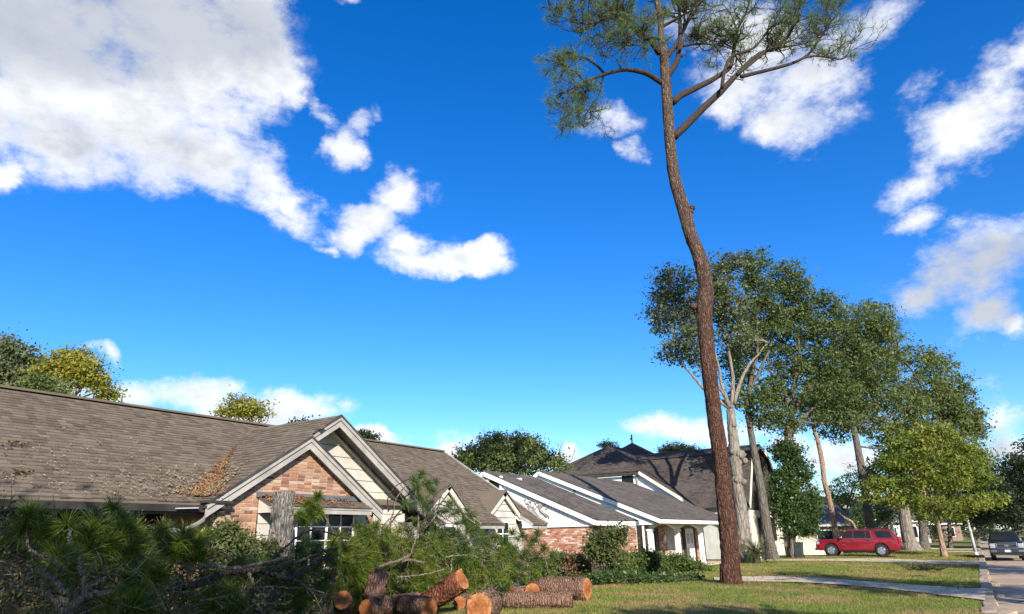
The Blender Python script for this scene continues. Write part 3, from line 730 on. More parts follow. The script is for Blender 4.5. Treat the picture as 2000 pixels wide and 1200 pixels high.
b = MB(); b.prism([(-13.220, 9.86, 2.35), (-13.220, 9.86, 2.68), (-12.810, 9.86, 2.47), (-12.810, 9.86, 2.35)], (0, -.02, 0)); b.build('hood_cheek', M_SIDING, h1)
# two small wall gables at the far end
for c, hw, za, lab in ((16.65, 1.05, 3.36, 'dormer'), (19.72, 1.05, 3.27, 'dormer')):
    dm = MB(); zb = 2.46; pt = (za - zb) / hw
    dm.prism([(-13.42, c - .86, 0), (-13.42, c + .86, 0), (-13.42, c + .86, zb + .1), (-13.42, c, za - .12), (-13.42, c - .86, zb + .1)], (-.1, 0, 0)); d = dm.build('wall_gable', M_SIDING, h1)
    z = 1.75
    while z < za - .3:
        b = MB(); zt = z + .21; f = lambda q: min(.85, (za - .14 - q) / pt)
        if f(zt) > .03:
            b.prism([(-13.375, c - f(z), z), (-13.375, c + f(z), z), (-13.39, c + f(zt), zt - .014), (-13.39, c - f(zt), zt - .014)], (-.03, 0, 0)); b.build('siding_board', M_SIDING, d)
        z += .215
    for sg in (-1, 1):
        b = MB(); p0 = Vector((-13.27, c + sg * hw, zb)); p1 = Vector((-13.27, c, za)); dn = Vector((0, -sg * (za - zb), -hw)).normalized()
        b.bar(p0 + dn * .1, p1 + dn * .1 + Vector((0, sg * .0, -.02)), .15, .06, (1, 0, 0)); b.build('rake_board', M_SIDING, d)
        b = MB(); slab(b, [(-13.2, c + sg * hw, zb + .03), (-13.2, c, za + .03), (main_x(za) - .05, c, za + .03), (main_x(zb) - .05, c + sg * hw, zb + .03)], .05); dr = b.build('dormer_roof', M_SHINGLE, d)
        shingles(dr, M_SHINGLE, (-13.19, c + sg * hw, zb + .035), (main_x(zb), c + sg * hw, zb + .035), Vector((0, -sg * hw, za - zb)), .15, .25, lambda p: p.z > main_z(p.x) - .02, 0)
        b = MB(); b.bar((-13.4, c + sg * .9, 2.52), (-12.72, c + sg * .9, 2.12), .05, .12); b.build('cut_eave_board', M_TRIM, d)
w2 = MB(); w2.box((-13.40, 19.72, 1.7), (.06, .72, 1.15)); w2 = w2.build('window', M_WHITE, h1)
for y in (19.54, 19.9):
    for z in (1.3, 1.68, 2.06):
        b = MB(); b.box((-13.36, y, z), (.02, .27, .33)); b.build('pane', M_GLASS, w2)
w3 = MB(); w3.box((-13.40, 16.65, 1.6), (.06, 1.1, 1.1)); w3 = w3.build('window', M_WHITE, h1)
b = MB(); b.box((-13.36, 16.65, 1.6), (.02, .95, .95)); b.build('pane', M_GLASS, w3)
# eaves at the far end
for y0, y1 in ((15.6, 15.75), (17.55, 18.85), (20.62, 21.55)):
    b = MB(); b.box((-12.72, (y0 + y1) / 2, main_z(-12.7) - .1), (.04, y1 - y0, .12)); b.build('eave_fascia', M_TRIM, h1)

# storm litter lying on the roof
def chips(name, lab, m, ptsf, n, size, cat='leaf litter'):
    V = []
    for _ in range(n):
        p, nrm = ptsf(); s = size * random.uniform(.4, 1.4)
        a = Vector((random.gauss(0, 1), random.gauss(0, 1), random.gauss(0, 1))); a = (a - nrm * a.dot(nrm) * .75).normalized() * s
        q = nrm.cross(a).normalized() * s * random.uniform(.2, .5)
        p = p + nrm * random.uniform(.04, .075)
        V += [p - a - q * .3, p + q, p + a, p - q + nrm * .01]
    return tag(soup(name, m, [tuple(v) for v in V], 4), lab, cat, kind='stuff')
N1 = Vector((S1, 0, 1)).normalized(); NG = Vector((0, -GP, 1)).normalized()
def valley_pt():
    f = abs(random.gauss(0, .4)); z = 2.62 + min(1.9, f * 1.5) * .9; y = YL + (z - ZL) / GP; x = main_x(z)
    if random.random() < .5:
        sx = min(.75, abs(random.gauss(0, .28))) * max(.25, 1.15 - (z - 2.6) * .8); return Vector((x + sx, y, gz(y) + .02)), NG
    dy = min(1.2, abs(random.gauss(0, .24))) * max(.2, 1.1 - (z - 2.6) * .8); return Vector((x, y - dy, z + .02)), N1
chips('valley_pine_straw', 'orange brown pine straw heaped in the roof valley beside the brick gable', M_STRAW, valley_pt, 1900, .038, 'pine straw')
def valley_wide():
    z = 2.62 + abs(random.gauss(0, .35)); y = YL + (z - ZL) / GP; x = main_x(z)
    if random.random() < .6: dx = random.random() * min(1.0, .3 + (z - 2.6)); return Vector((min(x + dx, -13.06), y, gz(y) + .02)), NG
    return Vector((x, y - abs(random.gauss(0, .8)), z + .02)), N1
chips('pale_valley_straw', 'pale yellow straw strewn over the shingles around the roof valley', M_PALELITTER, valley_wide, 1100, .036, 'pine straw')
def roof_pt():
    y = 8.5 - abs(random.gauss(0, 3.2)); f = abs(random.gauss(0, .28)) * 4; x = -13.3 - min(f, 3.9); return Vector((x, y, main_z(x) + .015)), N1
chips('roof_leaf_litter', 'pale dry leaves scattered over the lower courses of the brown roof', M_PALELITTER, roof_pt, 800, .026)
def hood_pt():
    y = random.choice((random.uniform(9.85, 11.0), random.uniform(9.85, 11.2), random.uniform(9.85, 12.4))); f = random.random(); return Vector((-13.22 + f * .42, y, 2.71 - f * .19)), Vector((.4, 0, .9)).normalized()
chips('hood_pine_straw', 'orange pine straw matted on top of the window hood', M_STRAW, hood_pt, 800, .045, 'pine straw')
for i, (x, y, lab) in enumerate(((-13.9, 5.35, 'curled dead branchlet lying low on the brown roof near the picture edge'), (-14.9, 5.6, 'small dark torn twig lying halfway up the brown roof'))):
    b = MB(); p = Vector((x, y, main_z(x) + .05))
    for q in range(5): d = Vector((random.uniform(-.05, .05), random.uniform(-.3, .3), random.uniform(.02, .1))); b.tube([p, p + d * .6 + Vector((0, 0, .02)), p + d], [.012, .009, .004], 5)
    r = thing('roof_twig', lab, 'twig', p, 'twigs on the roof'); b.build('wood', M_DEADWOOD, r)
    V = []
    for q in range(26):
        c = p + Vector((random.gauss(0, .05), random.gauss(0, .14), random.uniform(.0, .07))); a = Vector((random.gauss(0, 1), random.gauss(0, 1), random.gauss(0, .6))).normalized() * .05; q2 = a.orthogonal().normalized() * .02
        V += [c - a, c + q2, c + a, c - q2]
    soup('leaves', M_BROWNL, [tuple(v) for v in V], 4, r)

# ================================================================== HOUSE 2: white house with long low roofs and arched porch
h2 = thing('white_house', 'white single storey house with two stepped roofs and an arched porch', 'house', (-17, 36, 0))
def r2(y0, y1, ex, ez, rx, slope, name, rear):
    rz = ez + slope * (ex - rx)
    b = MB(); slab(b, [(ex, y0, ez), (ex, y1, ez), (rx, y1, rz), (rx, y0, rz)], .06)
    slab(b, [(rx, y0, rz), (rx, y1, rz), (rx - rear, y1, rz - .7 * rear), (rx - rear, y0, rz - .7 * rear)], .06); r = b.build(name, M_ROOF2, h2)
    for a, bq in (((ex, y0, ez), (rx, y0, rz)), ((rx, y0, rz), (rx - rear, y0, rz - .7 * rear))):
        b = MB(); o = Vector((0, .02, -.17)); b.bar(Vector(a) + o, Vector(bq) + o, .05, .2); b.build('rake_board', M_WHITE, r)
    b = MB(); b.box((ex - .02, (y0 + y1) / 2, ez - .16), (.05, y1 - y0, .19)); b.build('eave_board', M_WHITE, r)
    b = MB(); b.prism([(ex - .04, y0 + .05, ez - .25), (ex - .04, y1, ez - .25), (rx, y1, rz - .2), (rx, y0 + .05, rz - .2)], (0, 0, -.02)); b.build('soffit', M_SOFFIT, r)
    return rz
E2, R2X, SL2 = -13.5, -19.45, .413
rz2 = r2(27.05, 31.6, E2, 2.42, R2X, SL2, 'low_roof', 4.5)
rz3 = r2(33.9, 47.2, -13.3, 2.55, -20.45, .40, 'porch_roof', 5.0)
# lower gable: upright boards over brick
YA = 27.24
b = MB(); b.prism([(-13.8, YA, 2.17), (-18.45, YA, 2.17), (-18.45, YA, 2.42 + SL2 * (18.45 - 13.5) - .22), (-13.8, YA, 2.22)], (0, .1, 0)); ga = b.build('gable_wall', M_SOFFIT, h2)
bb = MB(); x = -13.8
while x > -18.4:
    z1 = 2.42 + SL2 * (-13.5 - x) - .26
    if z1 > 2.22: bb.prism([(x, YA - .012, 2.17), (x - .185, YA - .012, 2.17), (x - .185, YA - .012, z1 + .07), (x, YA - .012, z1)], (0, .02, 0))
    x -= .2
o = bb.build('upright_boards', M_WHITE, ga); o['kind'] = 'stuff'
b = MB(); b.bar((-13.7, YA - .03, 2.17), (-18.5, YA - .03, 2.17), .06, .05); b.build('sill_band', M_WHITE, ga)
for x in (-18.5, -19.25): # open end under the ridge, with posts
    b = MB(); b.box((x, YA - .03, 3.95), (.12, .12, 1.2)); b.build('post', M_WHITE, ga)
b = MB(); b.box((-19.3, 28.8, 3.6), (1.9, .1, 1.9)); b.build('recess_wall', M_GREYWALL, ga)
b = MB(); b.box((-21.3, YA + .05, 2.3), (1.6, .1, 3.0)); b.build('rear_wall', M_WHITE, ga)
b = MB(); b.prism([(-13.85, YA + .03, -.2), (-13.85, YA + .03, 2.15), (-20, YA + .03, 2.15), (-20, YA + .03, -.2)], (0, .14, 0)); bw = b.build('brick_wall', M_MORTAR, h2)
lay_bricks(brick_cells(.6, 2.14, lambda z: [(-18.2, -13.85)]), lambda u, z, o: Vector((u, YA + .03 - o, z)), bw, M_BRICK2, keep=0)
b = MB(); b.box((-13.92, 28.0, 1.0), (.14, 1.0, 2.3)); b.build('brick_pier', M_BRICK2, h2)
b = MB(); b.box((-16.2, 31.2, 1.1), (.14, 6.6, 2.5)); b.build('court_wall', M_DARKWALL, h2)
b = MB(); b.box((-13.75, 29.6, 2.22), (.12, 4.3, .14)); b.build('eave_beam', M_SOFFIT, h2)
# leafless scrolled wall ornament
b = MB()
for k in range(9):
    x0 = -16.35 + random.uniform(-.35, .4); z0 = 2.45 + random.uniform(0, .25); a = random.uniform(-.5, .5)
    pts = [Vector((x0 + a * s + .14 * sin(s * 7 + k), YA - .05 - .02 * (k % 3), z0 + s * .75)) for s in np.linspace(0, 1, 9)]
    b.tube(pts, [.022] * 5 + [.018, .015, .012, .008], 5)
    for s in (4, 6, 8):
        c = pts[s]; b.box(c + Vector((.03, -.01, 0)), (.09, .02, .06), Matrix.Rotation(random.random() * 3, 3, 'Y'))
tag(b.build('wall_ornament', M_TRIM), 'grey metal vine ornament mounted on the white upright boards of the gable', 'wall ornament')
# upper gable
YB = 34.08
b = MB(); b.prism([(-13.72, YB, 2.25), (-13.72, YB, 2.55), (-20.45, YB, 5.15), (-23.5, YB, 3.0), (-23.5, YB, 2.25)], (0, .12, 0)); b.build('gable_wall', M_WHITE, h2)
b = MB(); b.box((-18.25, YB - .02, 4.15), (.1, .06, .35)); b.build('vent_slot', M_SOFFIT, h2)
b = MB(); b.prism([(-15.45, YB + .03, -.2), (-15.45, YB + .03, 2.24), (-14.75, YB + .03, 2.24), (-14.75, YB + .03, -.2)], (-1.2, 0, 0) if False else (0, .14, 0)); b.prism([(-16.3, YB + .03, -.2), (-16.3, YB + .03, 2.24), (-15.45, YB + .03, 2.24), (-15.45, YB + .03, -.2)], (0, .14, 0)); bw2 = b.build('side_brick_wall', M_MORTAR, h2)
lay_bricks(brick_cells(.3, 2.2, lambda z: [(-16.2, -14.78)]), lambda u, z, o: Vector((u, YB + .03 - o, z)), bw2, M_BRICK2, keep=0)
wd = MB(); wd.box((-14.52, YB + .1, 1.35), (.44, .1, 1.7)); wd = wd.build('side_window', M_DARK, h2)
b = MB(); b.box((-14.37, YB + .03, 1.35), (.1, .06, 1.7)); b.build('window_curtain', M_WHITE, wd)
b = MB(); b.box((-14.5, YB + .06, .3), (.5, .2, .4)); b.build('window_base', M_WHITE, wd)
# porch
b = MB(); XP = -14.1
def arch(y0, y1):
    pts = [(XP, y0, 2.42), (XP, y1, 2.42), (XP, y1, 1.98)]
    n = 14
    for k in range(n + 1):
        a = k / n; y = y1 - .14 - (y1 - y0 - .28) * a; pts.append((XP, y, 2.02 + .26 * sin(pi * a)))
    pts.append((XP, y0, 1.98)); return pts
cols = (34.5, 38.4, 42.4, 46.6)
for y0, y1 in zip(cols, cols[1:]):
    q = MB(); a = arch(y0, y1); n = len(a)
    top = a[:2]; i = len(q.v)
    arcp = a[3:-1]
    prof = [(XP, y1, 1.98)] + arcp + [(XP, y0, 1.98)]
    for k in range(len(prof) - 1):
        p, r = prof[k], prof[k + 1]
        q.prism([p, r, (XP, r[1], 2.45), (XP, p[1], 2.45)] if abs(p[1] - r[1]) > 1e-4 else [p, r, (XP, r[1] + .001, 2.45), (XP, p[1], 2.45)], (-.12, 0, 0))
    q.build('porch_arch', M_WHITE, h2)
for y in cols:
    c = MB(); c.box((XP - .05, y, .98), (.24, .24, 2.1)); c.box((XP - .05, y, 1.98), (.32, .32, .08)); c.box((XP - .05, y, .02), (.34, .34, .3)); c.build('porch_column', M_WHITE, h2)
b = MB(); b.box((-14.6, 40.5, .0), (2.0, 13.2, .12)); b.build('porch_floor', M_PATH, h2)
XW = -15.5
b = MB(); b.box((XW - .1, 40.6, 1.1), (.14, 13, 2.7)); pw = b.build('porch_wall', M_MORTAR, h2)
lay_bricks(brick_cells(.05, 2.4, lambda z: [(34.4, 40.3), (42.0, 47.0)], L=.23, H=.07), lambda u, z, o: Vector((XW - .03 + o, u, z)), pw, M_BRICK2, keep=0)
lv = MB(); z = .1
while z < 2.35: lv.prism([(XW + .02, 40.3, z), (XW + .02, 42.0, z), (XW - .02, 42.0, z + .115), (XW - .02, 40.3, z + .115)], (-.03, 0, 0)); z += .12
o = lv.build('louvred_siding', M_SIDING, pw); o['kind'] = 'stuff'
for nm, y, ww, m in (('dark_shutter', 38.6, .55, M_DARK), ('dark_shutter', 43.15, .4, M_DARK), ('dark_shutter', 45.05, .4, M_DARK), ('dark_shutter', 46.8, .4, M_DARK), ('window', 35.6, 1.3, M_GLASS)):
    b = MB(); b.box((XW + .03, y, 1.1), (.06, ww, 2.0)); b.build(nm, m, pw)
d = MB(); d.box((XW + .03, 44.1, 1.08), (.07, 1.45, 2.05)); d = d.build('front_door', M_WHITE, h2)
for z in (.62, 1.5):
    for y in (43.78, 44.42): b = MB(); b.box((XW + .075, y, z), (.02, .4, .62)); b.build('door_panel', M_GREYWALL, d)
b = MB(); b.tube([(XW + .1, 39.6, 1.55), (XW + .16, 39.6, 1.55)], .16, 14); tag(b.build('porch_disc', M_WHITE), 'small white round plaque on the porch brick between two columns', 'plaque')

# ================================================================== HOUSE 3: tall dark roofed house
h3 = thing('dark_roofed_house', 'tall two storey white house under a steep dark shingle roof with hips', 'house', (-18, 56, 0))
S3 = .66; BX, BZ, Y3 = -16.92, 3.68, 51.0
def s3(x): return BZ + S3 * (BX - x)
A = Vector((-25.4, 54.3, s3(-25.4))); Bp = Vector((-25.7, 60, 10.1))
b = MB()
slab(b, [(BX + .6, Y3 - .35, s3(BX + .6)), (BX + .6, 66, s3(BX + .6)), (-25.4, 66, A.z), tuple(A), (-21.4, Y3 - .35, s3(-21.4))], .1)
hl = Vector((-30.6, Y3 - .35, 6.62))
slab(b, [(-21.4, Y3 - .35, s3(-21.4)), tuple(A), tuple(hl)], .1)
slab(b, [tuple(A), (-25.4, 66, A.z), (-32, 66, 6.4), tuple(hl)], .1)
roof3 = b.build('street_roof', M_ROOF3, h3)
b = MB()
base = [(-21.3, 56.2, 7.3), (-21.3, 64, 7.3), (-30, 64, 7.3), (-30, 56.2, 7.3)]
for k in range(4): b.poly([base[k], base[(k + 1) % 4], tuple(Bp)])
b.build('peak_roof', M_ROOF3, h3)
b = MB(); b.tube([Bp + Vector((0, 0, -.2)), Bp + Vector((0, 0, .75))], .07, 8); b.box(Bp + Vector((-.12, 0, .35)), (.12, .1, .14)); b.build('vent_pipe', M_TRIMD, h3)
# cross gable facing the street
XF = -13.5
prof = [(51.5, 3.66), (54.3, 7.74), (57.0, 8.57), (59.7, 7.74), (62.5, 3.66)]
b = MB()
for (y0, z0), (y1, z1) in zip(prof, prof[1:]): slab(b, [(XF + .15, y0, z0), (XF + .15, y1, z1), (-25, y1, z1), (-25, y0, z0)], .12)
b.build('cross_gable_roof', M_ROOF3, h3)
b = MB(); b.bar((XF + .1, 54.25, 7.80), (-21.5, 54.25, 7.80), .14, .07); b.build('break_ledge', M_TRIMD, h3)
for (y0, z0), (y1, z1) in zip(prof, prof[1:]):
    b = MB(); o = Vector((0, 0, -.2)); b.bar(Vector((XF + .17, y0, z0)) + o, Vector((XF + .17, y1, z1)) + o, .25, .05, (1, 0, 0)); b.build('rake_board', M_CREAM, h3)
b = MB(); b.prism([(XF - .2, 51.9, -.3), (XF - .2, 51.9, 3.5), (XF - .2, 62.1, 3.5), (XF - .2, 62.1, -.3)], (-.15, 0, 0)); b.build('street_wall', M_CREAM, h3)
b = MB(); b.prism([(XF - .15, 51.9, 3.4), (XF - .15, 51.95, 3.7), (XF - .15, 54.4, 7.5), (XF - .15, 57, 8.3), (XF - .15, 59.6, 7.5), (XF - .15, 62.05, 3.7), (XF - .15, 62.1, 3.4)], (-.15, 0, 0)); b.build('gable_cladding', M_ROOF3, h3)
b = MB(); b.box((-17.4, 51.98, 1.8), (7.7, .15, 4.2)); b.build('side_wall', M_GREYWALL, h3)
b = MB(); b.prism([(-13.7, 51.85, 3.5), (-13.7, 51.85, 2.3), (-14.6, 51.85, 3.5)], (0, -.06, 0)); b.build('gusset_board', M_GREYWALL, h3)
b = MB(); b.prism([(BX, Y3, -.3), (BX, Y3, BZ - .2), (-21.3, Y3, s3(-21.3) - .2), (-30.4, Y3, 6.4), (-30.4, Y3, -.3)], (0, .15, 0)); b.build('white_wall', M_WHITE, h3)
b = MB(); b.bar((BX + .5, Y3 - .38, s3(BX + .5) - .18), (-21.35, Y3 - .38, s3(-21.35) - .18), .06, .22); b.build('rake_board', M_CREAM, h3)
b = MB(); b.bar((-21.35, Y3 - .38, 6.4), (-30.5, Y3 - .38, 6.45), .06, .16); b.build('eave_board', M_TRIMD, h3)
b = MB(); b.box((-21.6, Y3 - .08, 5.9), (.12, .12, 1.1)); b.build('corner_post', M_TRIM, h3)
w4 = MB(); w4.box((-22.45, Y3 - .02, 5.85), (.95, .08, .85)); w4.build('upper_window', M_GLASS, h3)
b = MB(); b.prism([(-19.5, Y3 - .05, 4.55), (-19.1, Y3 - .05, 4.55), (-19.15, Y3 - .05, 4.2), (-19.28, Y3 - .05, 3.8), (-19.45, Y3 - .05, 4.2)], (0, -.08, 0)); b.build('wall_lantern', M_TRIM, h3)
for y in (55.2, 59.2): b = MB(); b.box((XF - .16, y, 2.0), (.05, 1.2, 1.7)); b.build('street_window', M_GLASS, h3)
# low cream side wing wall with sloping coping, by the bin
gw = MB(); gw.prism([(-12.6, 61.5, -.2), (-12.6, 61.5, 1.75), (-10.6, 61.5, .85), (-10.5, 61.5, -.25)], (0, .2, 0)); gw = gw.build('garden_wall', M_CREAM); tag(gw, 'low cream garden wall with sloping coping behind the dark bin', 'wall')
b = MB(); b.bar((-12.65, 61.6, 1.8), (-10.5, 61.6, .86), .32, .07); b.build('coping', M_CREAM, gw)

# ================================================================== far houses
def far_house(name, lab, x0, x1, y0, y1, ez, rz, wallm, roofm, hip=1.5, wins=(), ov=.4, axis='x'):
    h = thing(name, lab, 'house', ((x0 + x1) / 2, (y0 + y1) / 2, 0))
    b = MB(); b.box(((x0 + x1) / 2, (y0 + y1) / 2, ez / 2 - .25), (x1 - x0, y1 - y0, ez + .5)); b.build('wall', wallm, h)
    b = MB(); X0, X1, Y0, Y1 = x0 - ov, x1 + ov, y0 - ov, y1 + ov; ym = (y0 + y1) / 2; xm = (x0 + x1) / 2
    if axis == 'x': a, c = (X0 + hip, ym, rz), (X1 - hip, ym, rz); F = [[(X0, Y0, ez), (X1, Y0, ez), c, a], [(X1, Y1, ez), (X0, Y1, ez), a, c], [(X1, Y0, ez), (X1, Y1, ez), c], [(X0, Y1, ez), (X0, Y0, ez), a]]
    else: a, c = (xm, Y0 + hip, rz), (xm, Y1 - hip, rz); F = [[(X1, Y0, ez), (X1, Y1, ez), c, a], [(X0, Y1, ez), (X0, Y0, ez), a, c], [(X0, Y0, ez), (X1, Y0, ez), a], [(X1, Y1, ez), (X0, Y1, ez), c]]
    for f in F: b.poly(f)
    b.poly([(X0, Y0, ez), (X0, Y1, ez), (X1, Y1, ez), (X1, Y0, ez)]); b.build('roof', roofm, h)
    b = MB()
    for p, q in (((X0, Y0), (X1, Y0)), ((X1, Y0), (X1, Y1))): b.bar((*p, ez - .1), (*q, ez - .1), .06, .22)
    b.build('fascia', M_WHITE, h)
    for (u, z, ww, hh, side) in wins:
        f = MB(); g2 = MB()
        if side == 'f': f.box((u, y0 - .03, z), (ww + .2, .08, hh + .2)); g2.box((u, y0 - .08, z), (ww, .04, hh))
        else: f.box((x1 + .03, u, z), (.08, ww + .2, hh + .2)); g2.box((x1 + .08, u, z), (.04, ww, hh))
        f = f.build('window', M_WHITE, h); g2.build('pane', M_GLASS, f)
    return h
M_TANBRICK = m_plain('tan_far_brick', (.30, .20, .15), .9, .2, 4, .3)
hh = far_house('grey_roofed_house', 'small brick house with a pale grey hip roof behind the red vehicle', -18, -11.3, 82, 93, 2.5, 5.6, M_TANBRICK, M_ROOF4, 2.8, ((-13.6, 1.4, 1.7, .9, 'f'),))
gf = thing('cream_gabled_house', 'cream house with white gable boards half hidden behind the leaning trunks', 'house', (-13, 100, 0))
b = MB(); b.prism([(-17, 97, -.3), (-17, 97, 3.3), (-13.2, 97, 6.0), (-9.0, 97, 3.6), (-9.0, 97, -.3)], (0, 8, 0)); b.build('wall', M_CREAM, gf)
for a, c in (((-17.6, 96.6, 3.1), (-13.2, 96.6, 6.2)), ((-13.2, 96.6, 6.2), (-8.2, 96.6, 3.3))):
    b = MB(); b.bar(a, c, .9, .25); b.build('gable_board', M_WHITE, gf)
b = MB(); slab(b, [(-17.6, 96.5, 3.3), (-13.2, 96.5, 6.4), (-13.2, 106, 6.4), (-17.6, 106, 3.3)], .15); slab(b, [(-13.2, 96.5, 6.4), (-8.2, 96.5, 3.5), (-8.2, 106, 3.5), (-13.2, 106, 6.4)], .15); b.build('roof', M_ROOF4, gf)
far_house('white_far_house', 'white house seen in slivers through the trees beyond the grey roofed house', -14, -6.2, 112, 128, 3.0, 6.5, M_WHITE, M_ROOF2, 2.5, ((-10, 1.5, 1.2, 1.2, 'f'), (-7.4, 1.5, 1.0, 1.4, 'f')))
far_house('shaded_far_house', 'far house with pale posts in deep shade under the street trees', -9.5, -2.6, 150, 165, 2.8, 5.5, M_TANBRICK, M_ROOF2, 2, ((-4, 1.3, 1.1, 1.5, 'f'), (-6.5, 1.3, 1.0, 1.5, 'f')))
far_house('street_end_house', 'low brick house with a white fascia across the far end of the street', 7.0, 24, 140, 150, 2.9, 5.2, M_TANBRICK, M_ROOF4, 3, ((9, 1.4, 1.5, 1.1, 'f'), (12, 1.4, 1.5, 1.1, 'f')))
# ------------------------------------------------------------------ foliage
def leaf_cloud(centers, radii, n_cl, n_leaf, size, sig, shell=.5, flat=.6):
    """clumps of leaves through ellipsoids -> (N*4, 3) diamond corners and the clump middles"""
    vol = np.array([r[0] * r[2] for r in radii]); share = np.maximum(3, (n_cl * vol / vol.sum())).astype(int)
    cl = []
    for c, r, n in zip(centers, radii, share):
        d = unit_rows(rng.normal(size=(n, 3))); k = (shell + (1 - shell) * rng.random(n)) ** .7 if shell else rng.random(n) ** .4
        # lumpy outline
        lump = 1 + .34 * np.sin(d[:, 0] * 5 + c[0]) * np.cos(d[:, 2] * 6 + c[1]) + .2 * np.sin(d[:, 1] * 9 + d[:, 2] * 7 + c[2])
        cl.append(np.array(c) + d * (k * lump)[:, None] * np.array(r))
    cl = np.concatenate(cl)
    m = rng.poisson(n_leaf, len(cl)); idx = np.repeat(np.arange(len(cl)), m); N = len(idx)
    csz = rng.uniform(.55, 1.35, len(cl))[idx][:, None]
    p = cl[idx] + rng.normal(size=(N, 3)) * np.array([sig, sig, sig * flat]) * csz
    nrm = unit_rows(rng.normal(size=(N, 3)) + np.array([0, 0, .5])); a = unit_rows(np.cross(nrm, rng.normal(size=(N, 3)))); q = np.cross(nrm, a)
    s = (size * np.clip(rng.lognormal(-.08, .38, N), .4, 2.0))[:, None]
    a = a * s * .5; q = q * s * .27
    return np.stack([p - a, p + q - a * .1, p + a, p - q - a * .1], 1).reshape(-1, 3), cl
def limb_path(b, pts, rads, n=10, sides=7, wob=.0, rough=0.0):
    P = spline(pts, n); r = interp(rads, n)
    if wob:
        for k in range(1, n): P[k] = P[k] + Vector((random.gauss(0, wob), random.gauss(0, wob), random.gauss(0, wob * .5)))
    b.tube(P, r, sides, True, rough, random.random() * 50, 2.5, .8); return P
def tree(name, label, group, base, trunk, blobs, leafm, barkm, n_cl, n_leaf, size, sig, limbs=(), cat='tree', shell=.45, twigs=1.0, flat=.6, rough=.1):
    """trunk / limbs: [(x, y, width in the photo), ...] read at the tree's own distance; blobs: (x, y, rx, ry, depth offset)"""
    base = Vector(base); root = thing(name, label, cat, base, group)
    s = depth(base + Vector((0, 0, 3))) / FOC
    b = MB(); tp = []
    pts = [upright(x, y, base) for x, y, wd in trunk]
    pts[0] = Vector((pts[0].x, pts[0].y, ground_z(pts[0].x) - .15))
    r = [wd * s * .46 for x, y, wd in trunk]
    tp = limb_path(b, [pts[0] + (pts[1] - pts[0]) * 0, *pts[1:]], r, 8 * len(pts), 12, 0, rough)
    # root flare
    b.tube([pts[0], pts[0] + (pts[1] - pts[0]).normalized() * .35, pts[0] + (pts[1] - pts[0]).normalized() * .9], [r[0] * 1.5, r[0] * 1.15, r[0] * .98], 12, True, .15, 3)
    o = b.build('trunk', barkm, root, True)
    lb = MB(); ends = []
    for L in limbs:
        off = L[0] if not isinstance(L[0], tuple) else 0; Lp = L[1:] if off or not isinstance(L[0], tuple) else L
        q = [upright(x, y, base, off * i / max(1, len(Lp) - 1)) for i, (x, y, wd) in enumerate(Lp)]
        limb_path(lb, q, [wd * s * .46 for x, y, wd in Lp], 10, 7, .03, rough * .6); ends.append(q[-1])
    cs = [upright(x, y, base, off) for x, y, rx, ry, off in blobs]
    rs = [(rx * s, max(rx, ry) * s * .85, ry * s) for x, y, rx, ry, off in blobs]
    V, cl = leaf_cloud(cs, rs, n_cl, n_leaf, size, sig, shell, flat)
    anchors = list(tp[len(tp) // 2:]) + ends
    hubs = []
    for c in cs:                                          # boughs into every lobe of the crown
        a = min(anchors, key=lambda q: (q - c).length + max(0, q.z - c.z) * 1.5)
        mid = a.lerp(c, .5) + Vector((random.gauss(0, .3), random.gauss(0, .3), -.25 * (c - a).length * .3))
        rr = min(.12, max(.035, (c - a).length * .018)); limb_path(lb, [a, mid, c], [rr * 1.3, rr, rr * .45], 8, 6, .06); hubs.append(c)
    k = int(len(cl) * .16 * twigs); sel = rng.permutation(len(cl))[:k]
    for i in sel:
        c = Vector(cl[i]); h = min(hubs, key=lambda q: (q - c).length); m = h.lerp(c, .55) + Vector((random.gauss(0, .15), random.gauss(0, .15), random.gauss(0, .1)))
        lb.tube([h, m, c], [.03, .02, .006], 4, False)
    lb.build('limbs', barkm, root, True)
    soup('crown', leafm, V, 4, root)
    return root

def needle_tufts(tips, n, length, width, droop=.25, seg=2, cone=1.0, jitter=.25, seed_r=None):
    """bursts of needles: tips = [(point, direction)] -> facets of three corners"""
    P = np.array([t[0] for t in tips]); D = unit_rows(np.array([t[1] for t in tips])); m = len(P)
    P, D = np.repeat(P, n, 0), np.repeat(D, n, 0); N = len(P)
    r = unit_rows(rng.normal(size=(N, 3))); dirs = unit_rows(r * cone + D * rng.uniform(.2, 1.1, (N, 1)))
    org = P - D * (rng.random((N, 1)) * length * .35)
    L = length * rng.uniform(.7, 1.15, (N, 1)); side = unit_rows(np.cross(dirs, rng.normal(size=(N, 3)))) * width * .5
    mid = org + dirs * L * .55; tip = org + dirs * L; tip[:, 2] -= (droop * L * rng.uniform(.3, 1.2, (N, 1)))[:, 0]
    if seg == 1: return np.stack([org - side, org + side, tip], 1).reshape(-1, 3)
    a = np.stack([org - side, org + side, mid + side], 1); b = np.stack([org - side, mid + side, mid - side], 1); c = np.stack([mid - side, mid + side, tip], 1)
    return np.concatenate([a, b, c]).reshape(-1, 3)

